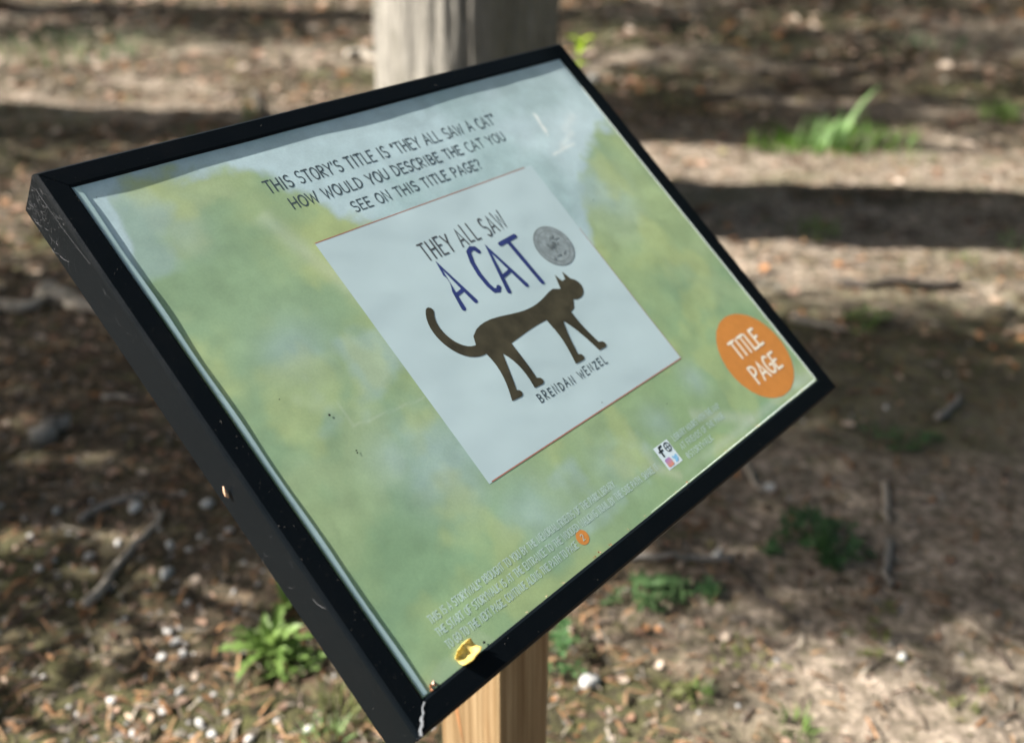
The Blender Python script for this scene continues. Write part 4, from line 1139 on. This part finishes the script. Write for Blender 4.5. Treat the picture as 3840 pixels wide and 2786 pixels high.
rosette(600, 1445, 34, 0.098, 0.012, M_weed, 'bright green dandelion-like weed growing left of the sign post', 401, up=(-.3, 1.3), teeth=.40)
clover(655, 1475, .06, .05, .045, 40, .016, M_weed, 'small-leaved green weed against the lower part of the black frame', 461)
rosette(640, 1345, 9, 0.060, 0.012, M_weed, 'small green seedling just above the dandelion-like weed', 402, teeth=.12, up=(.1, 1.0))
tuft(755, 1600, 34, 0.085, 0.0032, M_grass_olive, 'yellow-green grass tuft beside the lower corner of the frame', .05, 403)
tuft(715, 1650, 20, 0.060, 0.003, M_grass_bright, 'small fresh grass tuft below the frame at the bottom edge', .04, 404)
clover(1800, 1200, .105, .075, .055, 95, .024, M_weed_dark, 'low dark green leafy weed patch on shaded soil right of the sign', 405)
clover(1855, 1248, .045, .032, .03, 32, .020, M_weed_dark, 'small dark green weed below the larger leafy patch on the right', 406)
clover(1440, 1325, .095, .055, .05, 80, .022, M_weed_blue, 'mid-green leafy weed patch close behind the lower rail', 407)
clover(1560, 1310, .032, .028, .03, 24, .020, M_weed_dark, 'small dark green weed right of the mid-green patch', 408)
clover(1985, 980, .11, .06, .04, 46, .020, M_weed_dark, 'low green weed on brown litter at the right, above the short twig', 409)
clover(1915, 720, .08, .06, .06, 40, .024, M_weed, 'light green weed in half shade right of the sign corner', 410)
clover(1246, 1475, .035, .05, .080, 28, .018, M_weed_dark, 'green weed peeking out behind the right side of the post', 411)
clover(1248, 1420, .025, .03, .06, 18, .018, M_weed_dark, 'small dark weed behind the post under the lower rail', 412)
clover(1500, 1535, .05, .035, .018, 30, .012, M_grass_olive, 'low olive moss clump on the soil right of the white stone', 413, name='moss_clump', cat='moss')
tuft(1545, 1545, 40, 0.040, 0.0022, M_weed, 'short green grass tuft on sandy soil lower right', .026, 414)
tuft(1762, 1615, 44, 0.045, 0.0024, M_weed, 'short green grass tuft near the bottom edge on the right', .030, 415)
tuft(1600, 1440, 14, 0.035, 0.0020, M_grass_olive, 'sparse olive grass sprig in the sunlit patch of soil', .03, 416)
tuft(1285, 1455, 16, 0.050, 0.0022, M_grass_olive, 'yellowish grass sprig above the white stone', .02, 417)
clover(1650, 1470, .075, .06, .015, 30, .012, M_grass_olive, 'olive and brown moss patch at the edge of the sunlit soil', 418, name='moss_clump', cat='moss')
clover(1940, 1420, .05, .07, .02, 30, .013, M_grass_olive, 'olive moss patch on the shaded soil at lower right', 419, name='moss_clump', cat='moss')
clover(1945, 1340, .03, .03, .02, 14, .011, M_grass_olive, 'small olive moss spot above the lower right moss patch', 420, name='moss_clump', cat='moss')
clover(2120, 1540, .06, .05, .02, 24, .013, M_grass_olive, 'olive moss patch in the bottom right of the clearing', 421, name='moss_clump', cat='moss')
g = random.Random(460); b = Buf()
for (x, y) in rand_ground(60, 461, 7.5, lambda x, y: 0.3 + 0.7 * (y > 3), 1.3, 1.0):
    for _ in range(g.randint(3, 12)):
        q = Vector((x + g.gauss(0, .025 * y ** .5), y + g.gauss(0, .025 * y ** .5), 0)); q.z = float(ground_h(q.x, q.y)) - .003
        blade(b, q, g.uniform(0, 6.28), g.uniform(.018, .045) * (.6 + .15 * y), .0016 * (.6 + .35 * y), g.uniform(.2, .9), g, 3)
tag(b.build('grass_sprigs', M_grass_olive, None, True), 'sparse olive grass sprigs scattered over the soil and litter', 'grass', kind='stuff')
# the sunlit clump with broad upright blades beyond the right rail
root = empty('grass_clump', ground_at(1835, 330)); tag(root, 'bright sunlit grass clump with broad upright blades right of the sign', 'grass clump')
g = random.Random(431)
for (a, L, w, be) in ((0.35, .36, .026, .5), (1.9, .22, .024, .2), (1.2, .19, .022, .3), (3.6, .17, .020, .4), (0.1, .24, .020, .7), (2.8, .20, .018, .6), (5.0, .16, .022, .5), (0.8, .17, .022, .6), (4.2, .14, .02, .5)):
    b = Buf(); blade(b, Vector((g.gauss(0, .03), g.gauss(0, .02), 0)), a, L, w, be, g, 7); b.build('leaf', M_grass_bright, root, True)
b = Buf()
for _ in range(230):
    a = g.uniform(0, 6.28); rr = g.random() ** .6 * .42; q = Vector((math.cos(a) * rr, math.sin(a) * rr * .40 + .03, 0)); q.z = float(ground_h(root.location.x + q.x, root.location.y + q.y)) - root.location.z - .004
    blade(b, q, a + g.gauss(0, .6), g.uniform(.05, .14), .008, g.uniform(.2, .9), g)
b.build('grass_blades', M_grass_mid, root, True)['kind'] = 'stuff'
b = Buf()
for _ in range(70):
    q = Vector((g.gauss(0, .07), g.gauss(0, .03), -.004)); blade(b, q, g.uniform(0, 6.28), g.uniform(.08, .22), .0045, g.uniform(.15, .8), g, 6)
b.build('grass_blades', M_grass_bright, root, True)['kind'] = 'stuff'
tuft(2205, 262, 50, 0.13, 0.008, M_weed, 'mid-green grass clump at the far right edge', .13, 432)
tuft(1812, 522, 34, 0.075, 0.005, M_weed, 'short green grass at the lower rim of the dark shadow band', .09, 433)
tuft(1750, 510, 20, 0.05, 0.004, M_grass_olive, 'sparse olive grass in the dark shadow band', .10, 434)
tuft(1480, 240, 50, 0.075, 0.006, M_grass_olive, 'olive grass patch just beyond the right rail near the tree', .20, 435)
tuft(560, 255, 16, 0.13, 0.008, M_weed, 'few green blades sticking up behind the top rail', .05, 436)
tuft(2030, 110, 60, 0.11, 0.010, M_weed_dark, 'dark green grass patch far back on the right', .40, 437)
tuft(150, 110, 110, 0.10, 0.010, M_weed_dark, 'dark green grass patch far back on the left', .55, 438)
tuft(95, 130, 50, 0.08, 0.009, M_grass_olive, 'olive grass patch in front of the far left grass', .35, 439)
tuft(140, 520, 40, 0.06, 0.005, M_grass_olive, 'olive grass patch in the shade left of the sign', .22, 440)
tuft(470, 300, 40, 0.08, 0.006, M_weed_dark, 'dark green grass in the shade behind the top left of the frame', .30, 441)
tuft(2250, 545, 30, 0.05, 0.004, M_grass_bright, 'fresh green grass blades at the right edge', .07, 442)
tuft(2130, 575, 16, 0.04, 0.004, M_weed, 'tiny green grass sprig on the sunlit soil at right', .05, 443)
tuft(1990, 350, 30, 0.05, 0.005, M_weed, 'short green grass right of the bright clump', .18, 444)
# lime-green shoot growing at the foot of the grey tree, on its right
root = empty('tree_sprout', (0.232, 3.62, float(ground_h(0.232, 3.62)))); tag(root, 'lime green leafy shoot beside the right edge of the grey trunk', 'sprout')
g = random.Random(451)
V, F = tube([(0, 0, -.01), (.010, .0, .22), (-.006, 0, .52), (.0, 0, .74)], [.004, .0035, .003, .0015], 6); mesh('stem', V, F, M_sprout, root, True)
for (z, a, s) in ((.735, .3, .065), (.74, 2.6, .055), (.725, 4.4, .055), (.71, 1.3, .05), (.69, 3.6, .05), (.66, 5.4, .05), (.70, 5.9, .06)):
    V, F = leaf_blade(1, .30, g, .35, .05); o = mesh('leaf', V, F, M_sprout, root, True); o.location = (0, 0, z); o.scale = (s, s, s); o.rotation_euler = (g.uniform(-.3, .3), -g.uniform(.1, .7), a)
